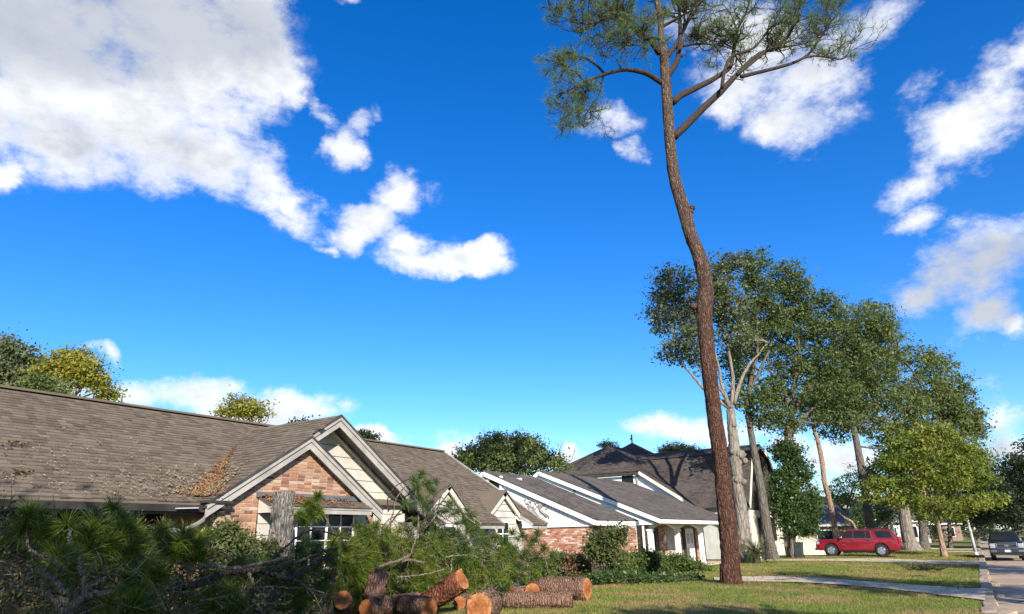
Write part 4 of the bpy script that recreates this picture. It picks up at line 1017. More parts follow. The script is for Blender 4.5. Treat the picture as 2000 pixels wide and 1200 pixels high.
# ================================================================== the tall pine on the front lawn
pb = on_ground(1429, 1141)
pine = thing('tall_pine', 'tall red barked pine with a crooked bare trunk standing alone on the front lawn', 'tree', pb)
ps = depth(pb) / FOC
TR = [(1429, 1143, 37), (1427, 1100, 35), (1424, 1060, 36), (1420, 1020, 34), (1415, 970, 32), (1410.5, 920, 31), (1404, 870, 30), (1396.5, 820, 29), (1387, 740, 29), (1380, 670, 29),
      (1375.5, 615, 31), (1377, 590, 32), (1379, 565, 28), (1374, 530, 29), (1364, 495, 27), (1349, 460, 25), (1339, 420, 26), (1318, 350, 23), (1309, 280, 20.5), (1304, 210, 21),
      (1299, 140, 18.5), (1296.5, 105, 18), (1291, 70, 12), (1290, 35, 12), (1283, 0, 11), (1281, -60, 10), (1285, -130, 7), (1283, -200, 4)]
def W(x, y, off=0): return upright(x, y, pb, off)
b = MB(); pts = [W(x, y) for x, y, wd in TR]; rr = [wd * depth(p) / FOC * .49 for (x, y, wd), p in zip(TR, pts)]
pts[0].z = ground_z(pts[0].x) - .1
P = spline(pts, 260); R = interp(rr, 260); b.tube(P, R, 44, True, .10, 5.0, 5.5, .38)
b.tube([pts[0] - Vector((0, 0, .1)), pts[0] + Vector((0, 0, .25)), pts[0] + Vector((0, 0, .8))], [rr[0] * 1.3, rr[0] * 1.12, rr[0] * .96], 30, True, .22, 9, 3)
V = []
for k in range(900):
    a = random.random() * 2 * pi; d = .35 + abs(random.gauss(0, .7)); p = Vector((pb.x + d * cos(a), pb.y + d * sin(a), 0)); p.z = ground_z(p.x) + random.uniform(.03, .09); e = random.random() * 2 * pi; q = Vector((cos(e), sin(e), random.uniform(-.1, .3))) * random.uniform(.08, .2); s_ = Vector((-sin(e), cos(e), 0)) * .007; V += [p - s_, p + s_, p + q]
tag(soup('trunk_straw', M_DEADN, [tuple(v) for v in V], 3), 'brown pine straw dropped round the foot of the tall pine', 'pine straw', kind='stuff')
for x, y, s, off in ((1358, 600, 9, -.1), (1349, 407, 7, 0), (1345, 415, 8, -.1)):       # knots and stubs
    c = W(x, y, off); b.tube([c, c + (c - W(x + (20 if x < 1380 and y > 500 else -25), y + 6)).normalized() * s * ps * 1.3], [s * ps, s * ps * .7], 10, True, .2, x)
b.build('trunk', M_PINEBARK, pine, True)
LIMBS = [  # (depth offset at tip, base radius px, points)
 (-1.5, 6.5, (1292, 162), (1265, 145), (1240, 138), (1215, 137), (1180, 146), (1145, 160), (1115, 182), (1098, 210)),
 (-1.0, 3.2, (1182, 146), (1165, 128), (1140, 113), (1120, 109), (1098, 114)),
 (-1.5, 2.6, (1142, 160), (1122, 140), (1104, 136)),
 (-.6, 2.4, (1178, 150), (1170, 185), (1157, 205), (1144, 224)),
 (2.0, 8.5, (1314, 200), (1330, 187), (1360, 172), (1395, 154), (1425, 132), (1432, 105), (1440, 60), (1462, 10), (1470, -60)),
 (1.5, 9.5, (1316, 268), (1345, 240), (1375, 210), (1405, 182), (1428, 158), (1445, 140), (1475, 112), (1510, 92), (1540, 70), (1560, 20), (1580, -50)),
 (2.5, 5.0, (1448, 150), (1480, 142), (1520, 132), (1555, 121), (1580, 105), (1600, 78), (1625, 40), (1650, 10)),
 (2.2, 4.0, (1440, 146), (1470, 122), (1500, 100), (1535, 92), (1575, 84), (1615, 66)),
 (2.8, 3.0, (1550, 122), (1585, 110), (1615, 112), (1650, 114), (1665, 80)),
 (1.0, 4.5, (1410, 172), (1415, 140), (1430, 110), (1470, 95), (1500, 60), (1530, 10), (1545, -40)),
 (-2.0, 7.5, (1288, 105), (1270, 80), (1245, 60), (1220, 42), (1190, 34), (1150, 46), (1115, 42)),
 (-1.2, 4.5, (1240, 58), (1222, 30), (1208, 0), (1195, -50)),
 (.8, 7.5, (1303, 150), (1322, 120), (1328, 80), (1328, 40), (1324, -10), (1320, -80)),
 (1.2, 6.0, (1303, 112), (1322, 84), (1345, 40), (1368, 5), (1395, -50)),
 (-.9, 4.0, (1294, 52), (1320, 38), (1350, 20), (1380, -8)),
 (1.8, 4.2, (1304, 103), (1325, 92), (1365, 86), (1410, 90), (1450, 104)),
 (1.6, 3.2, (1328, 98), (1340, 74), (1360, 68), (1385, 78), (1400, 95)),
 (-1.6, 3.5, (1290, 78), (1270, 72), (1245, 88), (1225, 84)),
 (-1.5, 3.5, (1288, 20), (1260, 50), (1235, 70), (1210, 95)),
 (-2.5, 4.5, (1282, -20), (1240, -30), (1180, -20), (1120, 0), (1075, 20)),
 (2.4, 4.5, (1282, -60), (1340, -60), (1420, -40), (1500, -30), (1570, -30)), (-2.0, 4, (1284, -100), (1240, -140), (1190, -150)), (1.0, 4, (1284, -120), (1340, -160), (1400, -170))]
lb = MB(); tips = []; tw = MB()
def grow(p, d, L, r, lev, bias):
    n = 5; pts = [p]; v = d.copy()
    for k in range(n):
        v = (v + Vector((random.gauss(0, .26), random.gauss(0, .26), random.gauss(.07, .2))) + bias * .05).normalized(); pts.append(pts[-1] + v * L / n)
    (lb if lev == 0 else tw).tube(pts, interp([r, r * .75, r * .4], n), 5 if lev == 0 else 4, False)
    if lev < 2:
        for k in range(random.randint(3, 5)):
            t = random.randint(1, n); dd = (v + Vector((random.gauss(0, .8), random.gauss(0, .8), random.gauss(.15, .55)))).normalized()
            grow(pts[t], dd, L * random.uniform(.45, .78), max(.011, r * .6), lev + 1, bias)
    tips.append((tuple(pts[-1]), tuple(v)))
    if lev >= 1 and random.random() < .5: tips.append((tuple(pts[-2]), tuple(v)))
for L in LIMBS:
    off, r0 = L[0], L[1]; px = L[2:]; n = len(px)
    q = [W(x, y, off * (i / (n - 1)) ** .8) for i, (x, y) in enumerate(px)]
    pr = spline(q, 7 * (n - 1)); sc = depth(q[0]) / FOC; rr = interp([r0 * sc * .85, r0 * sc * .66, r0 * sc * .42, r0 * sc * .18], len(pr) - 1)
    lb.tube(pr, rr, 9, True, .08, off * 7 + n)
    start = .62 if px[0][1] > 140 else .38
    for k in range(int(len(pr) * start), len(pr)):
        if random.random() < .85:
            tdir = (pr[min(k + 1, len(pr) - 1)] - pr[max(0, k - 1)]).normalized()
            low = px[-1][0] < 1160 and px[-1][1] > 90
            d = (tdir * .7 + Vector((random.gauss(0, .55), random.gauss(0, .55), random.gauss(-.55 if low else .25, .5)))).normalized()
            grow(pr[k], d, random.uniform(.7, 1.7) * (.75 if low else 1), max(.02, rr[k] * .55), 0, Vector((0, 0, -.5 if low else .4)))
    tips.append((tuple(pr[-1]), tuple(pr[-1] - pr[-2])))
for x, y, off in ((1220, 120, 0), (1330, 96, .3)):
    pass
tw2 = MB()
for a, c in (((1215, 138), (1203, 114)), ((1300, 80), (1318, 68)), ((1330, 112), (1339, 105)), ((1352, 36), (1363, 36))):
    lb.tube([W(*a), W(*c)], [.045, .02], 5)
lb.build('limbs', M_LIMB, pine, True); tw.build('twigs', M_LIMB, pine)
soup('needles', M_NEEDLEUP, needle_tufts([t for t in tips if random.random() < .72], 14, .34, .0085, .1, 1, 1.0), 3, pine)

# ================================================================== street trees
G1 = 'street trees along the lawns'
def at_y(x, y): return px_at(x, y)
t2 = tree('burled_tree', 'pale trunked tree with knobbly burls and forked limbs right behind the tall pine', G1, at_y(1455, 46),
     [(1457, 1100, 42), (1452, 1050, 31), (1448, 1000, 26), (1441, 955, 24), (1438, 920, 26), (1436, 895, 29), (1433, 865, 22), (1429, 830, 20), (1427, 800, 18)],
     [(1312, 555, 48, 42, 0), (1292, 620, 36, 34, 0), (1340, 615, 42, 44, 1), (1400, 540, 48, 42, 0), (1425, 600, 55, 48, 1), (1315, 690, 34, 26, 0), (1350, 660, 40, 34, -1), (1430, 660, 50, 40, 1), (1360, 700, 30, 26, 1), (1300, 585, 30, 34, 1), (1430, 515, 32, 24, 0), (1390, 590, 50, 40, 0)],
     M_OAKB, M_PALEBARK, 900, 24, .2, .30,
     limbs=[(.8, (1428, 805, 11), (1412, 760, 7.5), (1400, 700, 5.5), (1380, 640, 3.5), (1340, 590, 2)), (1.4, (1428, 805, 11), (1432, 750, 8.5), (1424, 690, 6.5), (1405, 620, 4), (1400, 550, 2)), (1.6, (1434, 790, 10), (1448, 740, 8.5), (1470, 706, 6), (1500, 670, 2.5))], rough=.2)
for x, y, s in ((1446, 888, 14), (1432, 882, 11), (1455, 900, 9), (1441, 938, 11), (1452, 941, 9), (1434, 830, 8)):
    c = upright(x, y, t2.location, -.25); s = s * .72 * depth(t2.location) / FOC; bb = MB()
    bb.tube([c + Vector((0, 0, -s * 1.1)), c + Vector((0, 0, -s * .7)), c, c + Vector((0, 0, s * .6)), c + Vector((0, 0, s))], [s * .2, s * .8, s * 1.05, s * .75, s * .15], 14, True, .45, x, 3.5, 1.4)
    bb.build('burl', M_PALEBARK, t2, True)
tree('leaning_tree', 'grey trunk leaning left in front of the dark roofed house with a high thin crown', G1, at_y(1507, 50),
     [(1511, 1098, 24), (1499, 1040, 21), (1490, 980, 19), (1480, 920, 17), (1470, 865, 14), (1461, 810, 12)],
     [(1470, 510, 30, 28, 0), (1482, 570, 36, 36, 0), (1530, 545, 46, 40, 0), (1560, 570, 34, 30, 1), (1500, 620, 44, 40, 0), (1470, 660, 46, 40, 1), (1540, 610, 46, 36, 2), (1450, 730, 34, 24, 1), (1472, 780, 30, 26, -1), (1490, 820, 26, 20, 0), (1465, 545, 22, 30, 1), (1435, 770, 20, 30, 1), (1500, 760, 34, 26, 1), (1520, 810, 30, 20, 0), (1440, 700, 34, 28, 2)],
     M_OAK, M_OAKBARK, 1000, 24, .2, .30, limbs=[(0, (1461, 812, 11), (1465, 750, 9), (1480, 680, 7), (1478, 600, 5), (1472, 530, 3)), (1, (1466, 760, 7), (1500, 690, 6), (1530, 600, 4))])
tree('ivy_clad_tree', 'broad dark tree with an ivy wrapped trunk beside the dark bin', G1, at_y(1546, 54),
     [(1547, 1092, 19), (1546, 1050, 17), (1543, 960, 17), (1541, 900, 18), (1541, 850, 19), (1546, 805, 15)],
     [(1600, 600, 52, 40, 0), (1560, 650, 56, 46, 0), (1620, 650, 58, 46, 0), (1680, 640, 52, 40, 1), (1720, 650, 36, 34, 0), (1540, 710, 52, 40, 0), (1600, 710, 56, 42, 0), (1660, 700, 54, 44, 1), (1570, 770, 50, 36, 0), (1630, 770, 50, 38, 1), (1510, 770, 34, 36, 1), (1700, 720, 50, 40, 2), (1530, 830, 34, 26, 0), (1590, 820, 36, 20, 1), (1650, 820, 40, 24, 1), (1500, 680, 40, 34, 1), (1470, 620, 30, 30, 1)],
     M_OAK, M_OAKBARK, 1450, 27, .2, .30,
     limbs=[(1, (1546, 810, 12), (1570, 770, 9), (1610, 730, 7), (1660, 690, 4)), (-1, (1545, 815, 12), (1550, 760, 10), (1560, 700, 7), (1560, 640, 4)), (.5, (1548, 845, 9), (1575, 810, 8), (1600, 790, 5), (1640, 770, 3)), (0, (1545, 820, 9), (1530, 760, 7), (1500, 720, 4))])
iv = thing('ivy_column', 'dense bright ivy wrapped round the trunk beside the dark bin', 'ivy', at_y(1546, 53.2))
ivb = iv.location; sc = depth(ivb) / FOC
cs = [upright(x, y, ivb, o) for x, y, rx, ry, o in ((1530, 880, 0, 0, 0), (1555, 920, 0, 0, 0), (1530, 950, 0, 0, 0), (1560, 980, 0, 0, 0), (1585, 990, 0, 0, 0), (1540, 1015, 0, 0, 0), (1575, 1030, 0, 0, 0), (1520, 985, 0, 0, 0))]
rs = [(a * sc, a * sc * .8, c * sc) for a, c in ((34, 26), (34, 36), (34, 38), (38, 40), (24, 34), (34, 34), (26, 20), (20, 34))]
V, cl = leaf_cloud(cs, rs, 900, 30, .16, .24, .4)
soup('leaves', M_IVY, V, 4, iv)
b = MB()
for i in rng.permutation(len(cl))[:70]:
    c = Vector(cl[i]); tz = upright(1543, 1000, ivb); b.tube([Vector((tz.x, tz.y, max(.3, c.z - .8))), c.lerp(Vector((tz.x, tz.y, c.z)), .3), c], [.03, .02, .008], 4, False)
b.tube([upright(1547, 1090, ivb) - Vector((0, 0, .3)), upright(1543, 960, ivb), upright(1541, 890, ivb)], [.12, .1, .05], 6); b.build('vine', M_OAKBARK, iv)
tree('slender_tan_tree', 'slender bare tan trunk curving up beyond the bonnet of the red vehicle', G1, at_y(1637, 64),
     [(1640, 1085, 13), (1630, 1030, 12), (1622, 985, 11), (1610, 940, 10), (1606, 905, 10), (1598, 865, 9), (1586, 825, 8)],
     [(1590, 790, 40, 30, 0), (1630, 760, 44, 34, 1), (1600, 740, 40, 30, 1), (1655, 790, 30, 24, 0)], M_OAK, M_TANBARK, 300, 26, .2, .38)
tree('grey_trunk_tree', 'straight grey trunk rising behind the roof of the red vehicle into a wide olive crown', G1, at_y(1708, 66),
     [(1712, 1085, 22), (1703, 1040, 20), (1694, 990, 18), (1685, 930, 17), (1674, 870, 14), (1665, 825, 12)],
     [(1700, 610, 40, 26, 1), (1730, 640, 32, 34, 2), (1640, 800, 44, 34, 0), (1690, 770, 50, 40, 0), (1720, 710, 44, 40, 1), (1660, 740, 50, 34, 0), (1740, 770, 44, 40, 1), (1700, 830, 40, 30, 1), (1790, 700, 40, 30, 3), (1800, 760, 46, 38, 3), (1760, 830, 44, 34, 2), (1740, 690, 26, 26, 1), (1660, 690, 40, 34, 1), (1700, 660, 40, 30, 1), (1640, 840, 34, 22, 1), (1780, 790, 40, 34, 2), (1740, 870, 36, 30, 1)],
     M_OLIVE, M_OAKBARK, 1450, 26, .22, .33, limbs=[(1, (1667, 835, 10), (1690, 790, 7), (1730, 740, 5), (1760, 700, 3))])
tree('massive_grey_tree', 'thick grey trunk flaring at the base behind the tailgate of the red vehicle', G1, at_y(1774, 78),
     [(1782, 1075, 34), (1773, 1045, 26), (1766, 1000, 23), (1762, 950, 20), (1765, 900, 16)],
     [(1790, 850, 50, 36, 0), (1840, 790, 50, 40, 0), (1870, 830, 44, 36, 1), (1830, 720, 36, 30, 2), (1890, 810, 30, 26, 1), (1760, 900, 44, 34, -1), (1720, 930, 40, 30, 1), (1790, 960, 36, 30, 0), (1860, 760, 34, 34, 0), (1905, 840, 24, 20, 1)],
     M_OLIVE, M_PALEBARK, 1050, 26, .25, .37)
tree('second_grey_tree', 'second thick grey trunk standing in shade just right of the massive grey one', G1, at_y(1802, 82),
     [(1806, 1073, 20), (1803, 1040, 17), (1800, 990, 15), (1800, 940, 12)], [(1810, 930, 44, 36, 0), (1850, 900, 44, 40, 0), (1800, 980, 36, 24, 0), (1890, 900, 36, 36, 1)], M_OLIVE, M_OAKBARK, 420, 26, .24, .45)
tree('yellowing_tree', 'small tree with peeling orange bark and yellow green leaves on the verge', G1, at_y(1845, 62.5),
     [(1846, 1090, 13), (1838, 1055, 10), (1832, 1025, 9), (1825, 1000, 7), (1815, 960, 6)],
     [(1780, 868, 42, 20, 0), (1825, 845, 44, 18, 0), (1868, 872, 42, 20, 0), (1750, 905, 40, 18, 0), (1808, 900, 46, 20, -1), (1872, 915, 44, 20, 0), (1908, 895, 26, 22, 1), (1722, 948, 34, 15, 0), (1790, 940, 46, 18, -.5), (1850, 948, 46, 18, 0), (1915, 940, 32, 18, 1), (1760, 978, 40, 15, 0), (1830, 985, 46, 15, 0), (1895, 985, 40, 15, 0), (1700, 975, 22, 11, 0), (1940, 975, 22, 14, 1), (1812, 1008, 26, 10, 0), (1868, 1010, 24, 9, 0)],
     M_YELLOW, M_TANBARK, 1150, 24, .2, .28, limbs=[(.5, (1825, 1000, 6), (1850, 960, 5), (1880, 930, 3)), (-.5, (1822, 985, 5), (1790, 940, 4), (1770, 900, 3))])
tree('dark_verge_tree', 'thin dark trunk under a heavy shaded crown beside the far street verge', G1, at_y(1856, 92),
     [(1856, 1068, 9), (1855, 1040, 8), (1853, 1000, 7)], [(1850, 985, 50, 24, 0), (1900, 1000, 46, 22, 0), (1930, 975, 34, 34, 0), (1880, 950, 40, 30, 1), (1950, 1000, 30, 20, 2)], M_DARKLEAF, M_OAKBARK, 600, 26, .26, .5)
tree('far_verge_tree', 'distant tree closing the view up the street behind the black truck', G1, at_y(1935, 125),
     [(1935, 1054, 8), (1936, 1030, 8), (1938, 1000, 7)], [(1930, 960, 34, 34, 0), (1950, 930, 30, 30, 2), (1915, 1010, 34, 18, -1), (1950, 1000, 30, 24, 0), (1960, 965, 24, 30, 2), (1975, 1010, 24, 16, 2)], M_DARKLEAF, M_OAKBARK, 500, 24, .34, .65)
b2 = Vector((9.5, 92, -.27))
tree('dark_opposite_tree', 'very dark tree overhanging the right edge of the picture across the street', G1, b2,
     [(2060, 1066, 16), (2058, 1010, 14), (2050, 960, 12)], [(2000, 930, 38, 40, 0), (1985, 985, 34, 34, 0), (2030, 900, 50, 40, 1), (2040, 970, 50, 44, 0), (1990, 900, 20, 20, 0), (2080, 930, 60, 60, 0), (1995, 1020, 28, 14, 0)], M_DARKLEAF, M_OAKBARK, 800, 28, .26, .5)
# understorey behind the vehicle
for i, (x, yy, lab, blobs, m, n) in enumerate((
    (1700, 80, 'leafy green shrub between the two trunks behind the red vehicle', [(1690, 1010, 24, 22, 0), (1720, 1005, 22, 20, 0), (1672, 1020, 14, 14, 0)], M_IVY, 130),
    (1640, 88, 'tall loose shrub behind the slender tan trunk', [(1640, 960, 34, 26, 0), (1670, 940, 30, 26, 0), (1655, 985, 30, 20, 0)], M_YELLOW, 200),
    (1735, 90, 'thin leafed shrub left of the massive grey trunk', [(1735, 1010, 24, 30, 0), (1740, 970, 26, 26, 0)], M_OLIVE, 150),
    (1830, 118, 'shaded shrub beyond the peeling trunk', [(1815, 1035, 24, 16, 0), (1840, 1040, 20, 12, 0)], M_DARKLEAF, 110),
    (1910, 118, 'dark hedge plant behind the leaning lamp post', [(1905, 1045, 18, 8, 0), (1925, 1040, 14, 9, 0)], M_DARKLEAF, 60),
    (1600, 70, 'dry brownish shrub at the foot of the grey roofed house', [(1594, 1072, 12, 12, 0), (1586, 1078, 8, 8, 0)], M_BROWNL, 60))):
    tree('shrub', lab, 'shrubs behind the red vehicle', at_y(x, yy), [(x, 1085, 3), (x, 1040 if blobs[0][1] < 1000 else blobs[0][1], 2)], blobs, m, M_OAKBARK, n, 22, .2, .35, cat='shrub')
# fallen limb arching behind the vehicle
b = MB(); fb = at_y(1670, 76); b.tube(spline([upright(x, y, fb) for x, y in ((1635, 1000), (1650, 1012), (1664, 1020), (1672, 1034), (1684, 1046))], 14), interp([.12, .14, .1], 14), 7)
b.tube([upright(1684, 1046, fb), upright(1695, 1085, fb)], [.1, .09], 6); tag(b.build('broken_limb', M_TANBARK, None, True), 'bare broken limb hanging down beside the grey roofed house', 'branch')

# ================================================================== trees behind the houses
G2 = 'trees behind the houses'
tree('dark_back_tree', 'dark evergreen crown above the roof at the left edge', G2, Vector((-48, 14.0, 0)), [(20, 1085, 14), (18, 900, 12), (15, 760, 9)],
     [(10, 700, 44, 34, 0), (45, 715, 30, 26, 0), (-30, 720, 40, 40, 0), (60, 745, 24, 16, 0), (5, 740, 24, 18, 0)], M_OAKB, M_OAKBARK, 420, 26, .24, .42)
tree('golden_back_tree', 'golden green spreading tree standing just above the roof ridge', G2, Vector((-40, 17.5, 0)), [(140, 1085, 9), (139, 900, 8), (138, 775, 7)],
     [(130, 712, 42, 22, 0), (170, 722, 38, 20, 0), (100, 730, 36, 20, 0), (185, 745, 30, 16, 0), (205, 765, 24, 12, 0), (150, 700, 34, 14, 1), (75, 750, 24, 14, 0), (215, 775, 16, 9, 0), (150, 740, 36, 14, 0)], M_GOLD, M_OAKBARK, 520, 22, .17, .3,
     limbs=[(0, (139, 778, 6), (120, 755, 4), (95, 735, 3)), (.3, (139, 785, 6), (165, 752, 5), (190, 738, 3)), (-.3, (139, 790, 5), (170, 772, 4), (205, 765, 2.5))])
tree('olive_back_tree', 'olive crown half hidden behind the golden tree above the ridge', G2, Vector((-41, 13.8, 0)), [(85, 1085, 9), (85, 900, 8), (85, 770, 6)],
     [(80, 755, 26, 14, 0), (55, 760, 20, 12, 0), (110, 770, 20, 9, 0)], M_OLIVE, M_OAKBARK, 170, 22, .18, .32)
tree('thin_back_tree', 'small thin leaved tree poking above the middle of the ridge', G2, Vector((-38, 26.6, 0)), [(466, 1085, 7), (466, 900, 6), (466, 830, 5)],
     [(465, 792, 26, 22, 0), (440, 805, 24, 12, 0), (495, 795, 30, 16, 0), (505, 812, 22, 10, 0), (470, 812, 30, 12, 0)], M_GOLD, M_OAKBARK, 190, 20, .16, .3, limbs=[(0, (466, 835, 4), (490, 815, 3), (510, 800, 2)), (0, (466, 838, 4), (445, 820, 3), (425, 808, 2))])
tree('willowy_back_tree', 'big rounded grey green tree with bare top twigs behind the white house', G2, Vector((-30, 46, 0)), [(990, 1085, 14), (990, 960, 12), (990, 920, 9)],
     [(930, 895, 44, 26, 0), (980, 880, 44, 30, 0), (1030, 880, 40, 28, 0), (1065, 900, 30, 20, 0), (905, 905, 30, 20, 0), (1000, 910, 60, 24, 0), (960, 865, 26, 16, 0), (1020, 862, 24, 14, 0), (1095, 908, 14, 12, 0)], M_OLIVE, M_OAKBARK, 820, 26, .2, .36, twigs=.6)
b = MB(); wb = Vector((-30, 46, 0))
for k in range(46):
    x = random.gauss(985, 50); y = 880 + abs(x - 985) * .15; p = upright(x, y, wb, random.uniform(-1, 1)); d = Vector((random.gauss(0, .3), random.gauss(0, .3), 1)).normalized(); L = random.uniform(.7, 1.9) * (1.25 if 945 < x < 965 or 1010 < x < 1035 else .9)
    b.tube([p, p + d * L * .5, p + d * L + Vector((random.gauss(0, .2), 0, 0))], [.03, .018, .006], 4, False)
    for q in range(3):
        s = p + d * L * random.uniform(.4, .8); b.tube([s, s + (d + Vector((random.gauss(0, .6), random.gauss(0, .6), 0))).normalized() * L * .3], [.014, .005], 3, False)
b = b.build('bare_twigs', M_DEADWOOD, [o for o in bpy.data.objects if o.name.startswith('willowy_back_tree')][0]); b['kind'] = 'stuff'
for i, (x, y, rx, ry, bx, lab) in enumerate(((590, 832, 22, 9, (-46, 41), 'dark tree top just left of the gable peak'), (712, 852, 18, 8, (-46, 53), 'dark tree top just right of the gable peak'), (1185, 868, 18, 6, (-52, 112), 'distant pine top behind the peak of the dark roof'))):
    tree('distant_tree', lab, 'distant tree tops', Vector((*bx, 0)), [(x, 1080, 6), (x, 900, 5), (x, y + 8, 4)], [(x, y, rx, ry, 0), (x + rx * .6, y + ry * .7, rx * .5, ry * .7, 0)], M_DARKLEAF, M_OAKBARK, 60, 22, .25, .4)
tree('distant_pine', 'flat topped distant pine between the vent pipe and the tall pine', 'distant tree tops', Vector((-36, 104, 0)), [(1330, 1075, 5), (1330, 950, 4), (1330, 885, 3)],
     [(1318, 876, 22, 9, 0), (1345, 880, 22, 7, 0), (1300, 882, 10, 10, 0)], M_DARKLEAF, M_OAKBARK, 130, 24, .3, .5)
cs, rs = [], []
for k in range(34):
    x = -170 + k * 10 + random.uniform(-3, 3); h = random.uniform(3.5, 6.5); cs.append((x, 250 + random.uniform(-12, 12), h)); rs.append((random.uniform(6, 9), 6, h))
V, cl = leaf_cloud(cs, rs, 1500, 22, 1.0, 1.3, .4)
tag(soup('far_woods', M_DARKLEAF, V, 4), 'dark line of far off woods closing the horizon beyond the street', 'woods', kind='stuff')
# unseen trees added for the shade they cast, behind and beside the viewer
def shade_tree(name, label, base, h, blobs, n):
    root = thing(name, label, 'tree', base, 'shade trees behind the viewer'); b = MB(); base = Vector(base)
    b.tube(spline([base - Vector((0, 0, .2)), base + Vector((.1, .1, h * .4)), base + Vector((0, .3, h * .75))], 12), interp([.45, .34, .2], 12), 12, True, .1)
    cs = [Vector(c) for c, r in blobs]
    for c in cs: limb_path(b, [base + Vector((0, .2, h * .55)), base.lerp(c, .6) + Vector((0, 0, h * .3)), c], [.16, .1, .04], 8, 6)
    b.build('trunk', M_OAKBARK, root, True)
    V, cl = leaf_cloud(cs, [r for c, r in blobs], n, 34, .3, .5, .3); soup('crown', M_OAK, V, 4, root)
shade_tree('shade_oak', 'unseen broad oak added behind the viewer to shade the debris heap', (2.0, -6.5, -.42), 11, [((1.6, -4.6, 9.0), (2.8, 2.6, 1.5)), ((-.4, -7.0, 9.2), (2.4, 2.4, 1.4)), ((2.6, -1.4, 9.0), (2.2, 2.0, 1.3)), ((4.4, -6.2, 9.2), (2.6, 2.6, 1.6)), ((1.6, -.4, 9.3), (1.6, 1.4, 1.0))], 125)
shade_tree('kerb_oak', 'oak on the verge across the street beside the viewer', (12.5, 4.0, -.27), 10, [((11, 4.6, 8.2), (2.6, 2.2, 1.5)), ((14, 2.5, 8.6), (3.0, 2.6, 1.7)), ((8.6, 4.0, 8.8), (1.8, 1.8, 1.2))], 330)
shade_tree('verge_oak', 'oak on the far verge shading the street and near lawn', (11.5, 17.5, -.27), 10, [((10.5, 17, 8.6), (2.6, 2.4, 1.6)), ((12.5, 20, 8.2), (2.4, 2.4, 1.5)), ((9.0, 19.5, 9.6), (1.8, 2.0, 1.2))], 150)
shade_tree('verge_elm', 'spreading tree on the far verge shading the middle lawn', (12.5, 37, -.27), 10, [((11.5, 36, 8.4), (2.6, 2.4, 1.5)), ((13.5, 39, 8.6), (2.6, 2.4, 1.6)), ((14, 34, 7.8), (2.2, 2.2, 1.5))], 150)
# ================================================================== cut logs
def log(name, lab, end_px, r, axis, L, bark, bend=0.0, up=0.0, cut=True, splinter=False, z0=None, both=False):
    """end_px: middle of the sawn face; axis: direction from that face into the log"""
    h = r * .97 + up
    p = on_plane(*end_px, (0, 0, h), (0, 0, 1)) if z0 is None else on_x(*end_px, z0); h = p.z; ax = Vector(axis).normalized()
    root = thing(name, lab, 'log', (p.x, p.y, p.z - h), 'sawn pine logs')
    n = 14; seed = random.random() * 40
    P = [p + ax * (L * k / n) + Vector((0, 0, bend * sin(pi * k / n))) for k in range(n + 1)]
    b = MB(); b.tube(P, [r * (1 + .05 * sin(k * 1.3 + seed)) for k in range(n + 1)], 40, True, .13, seed, 4.5, .55); b.build('bark', bark, root, True)
    def face(c, d, name):
        f = MB(); m = 40; rr = r * .93; x = d.orthogonal().normalized(); y = d.cross(x)
        f.v.append((0, 0, .012))
        for ring, k in ((.5, .014), (1.0, .010)):
            for j in range(m):
                a = 2 * pi * j / m; q = rr * ring * (1 + (.05 * mnoise.noise(Vector((cos(a) * 2 + seed, sin(a) * 2, 0))) if ring == 1 else 0))
                f.v.append((q * cos(a), q * sin(a), k + .012 * mnoise.noise(Vector((cos(a) * ring * 3, sin(a) * ring * 3, seed)))))
        for j in range(m):
            f.f.append((0, 1 + j, 1 + (j + 1) % m)); f.f.append((1 + j, 1 + m + j, 1 + m + (j + 1) % m, 1 + (j + 1) % m))
        if splinter:
            for j in (2, 3, 4, 5): f.v[1 + m + j] = (f.v[1 + m + j][0] * 1.05, f.v[1 + m + j][1] * 1.05, .10 - abs(j - 3.5) * .02)
        me = bpy.data.meshes.new(name); me.from_pydata(f.v, [], f.f); me.materials.append(M_CUT)
        o = bpy.data.objects.new(name, me); C.objects.link(o); o.parent = root
        R = Matrix((x, y, d)).transposed()
        o.matrix_parent_inverse = Matrix.Translation(root.location).inverted(); o.matrix_basis = Matrix.LocRotScale(c, R.to_quaternion(), (1, 1, 1))
    if cut: face(p, -ax, 'sawn_face')
    if both: face(P[-1], ax, 'sawn_face')
    # loose plates of bark
    pl = MB()
    for k in range(int(L * 60)):
        t = random.randint(1, n - 1); c = P[t]; a = random.random() * 2 * pi; x = ax.orthogonal().normalized(); y = ax.cross(x); o = x * cos(a) + y * sin(a)
        if o.z < -.5: continue
        R = Matrix((ax, ax.cross(o), o)).transposed() @ Matrix.Rotation(random.uniform(-.2, .2), 3, 'X')
        pl.box(c + ax * random.uniform(-.05, .05) + o * r * random.uniform(.99, 1.06), (random.uniform(.04, .11), random.uniform(.02, .05), random.uniform(.008, .022)), R)
    o = pl.build('bark_plate', bark, root); o['kind'] = 'stuff'
    return root
vl = lambda px, py: (lambda d: Vector((d.x, d.y, 0)).normalized())(ray(px, py))
RT = Vector((FH.y, -FH.x, 0))                 # to the viewer's right along the ground
F9 = vl(900, 1180)
log('log', 'small upright looking log with a dark red sawn end, leftmost of the row', (669, 1172), .21, F9 * .9 - RT * .1 - Vector((0, 0, .33)), .72, M_LOGBARK, z0=-12.25)
log('log', 'grey flaky log leaning up into the boughs behind the round orange end', (727, 1172), .235, F9 * .42 + RT * .18 + Vector((0, 0, .8)), .66, M_LOGBARK, cut=False, z0=-12.5, both=True)
log('log', 'log with a round bright orange sawn end at the lower left of the row', (715, 1189), .215, F9 * .9 + RT * .5, .95, M_LOGBARK)
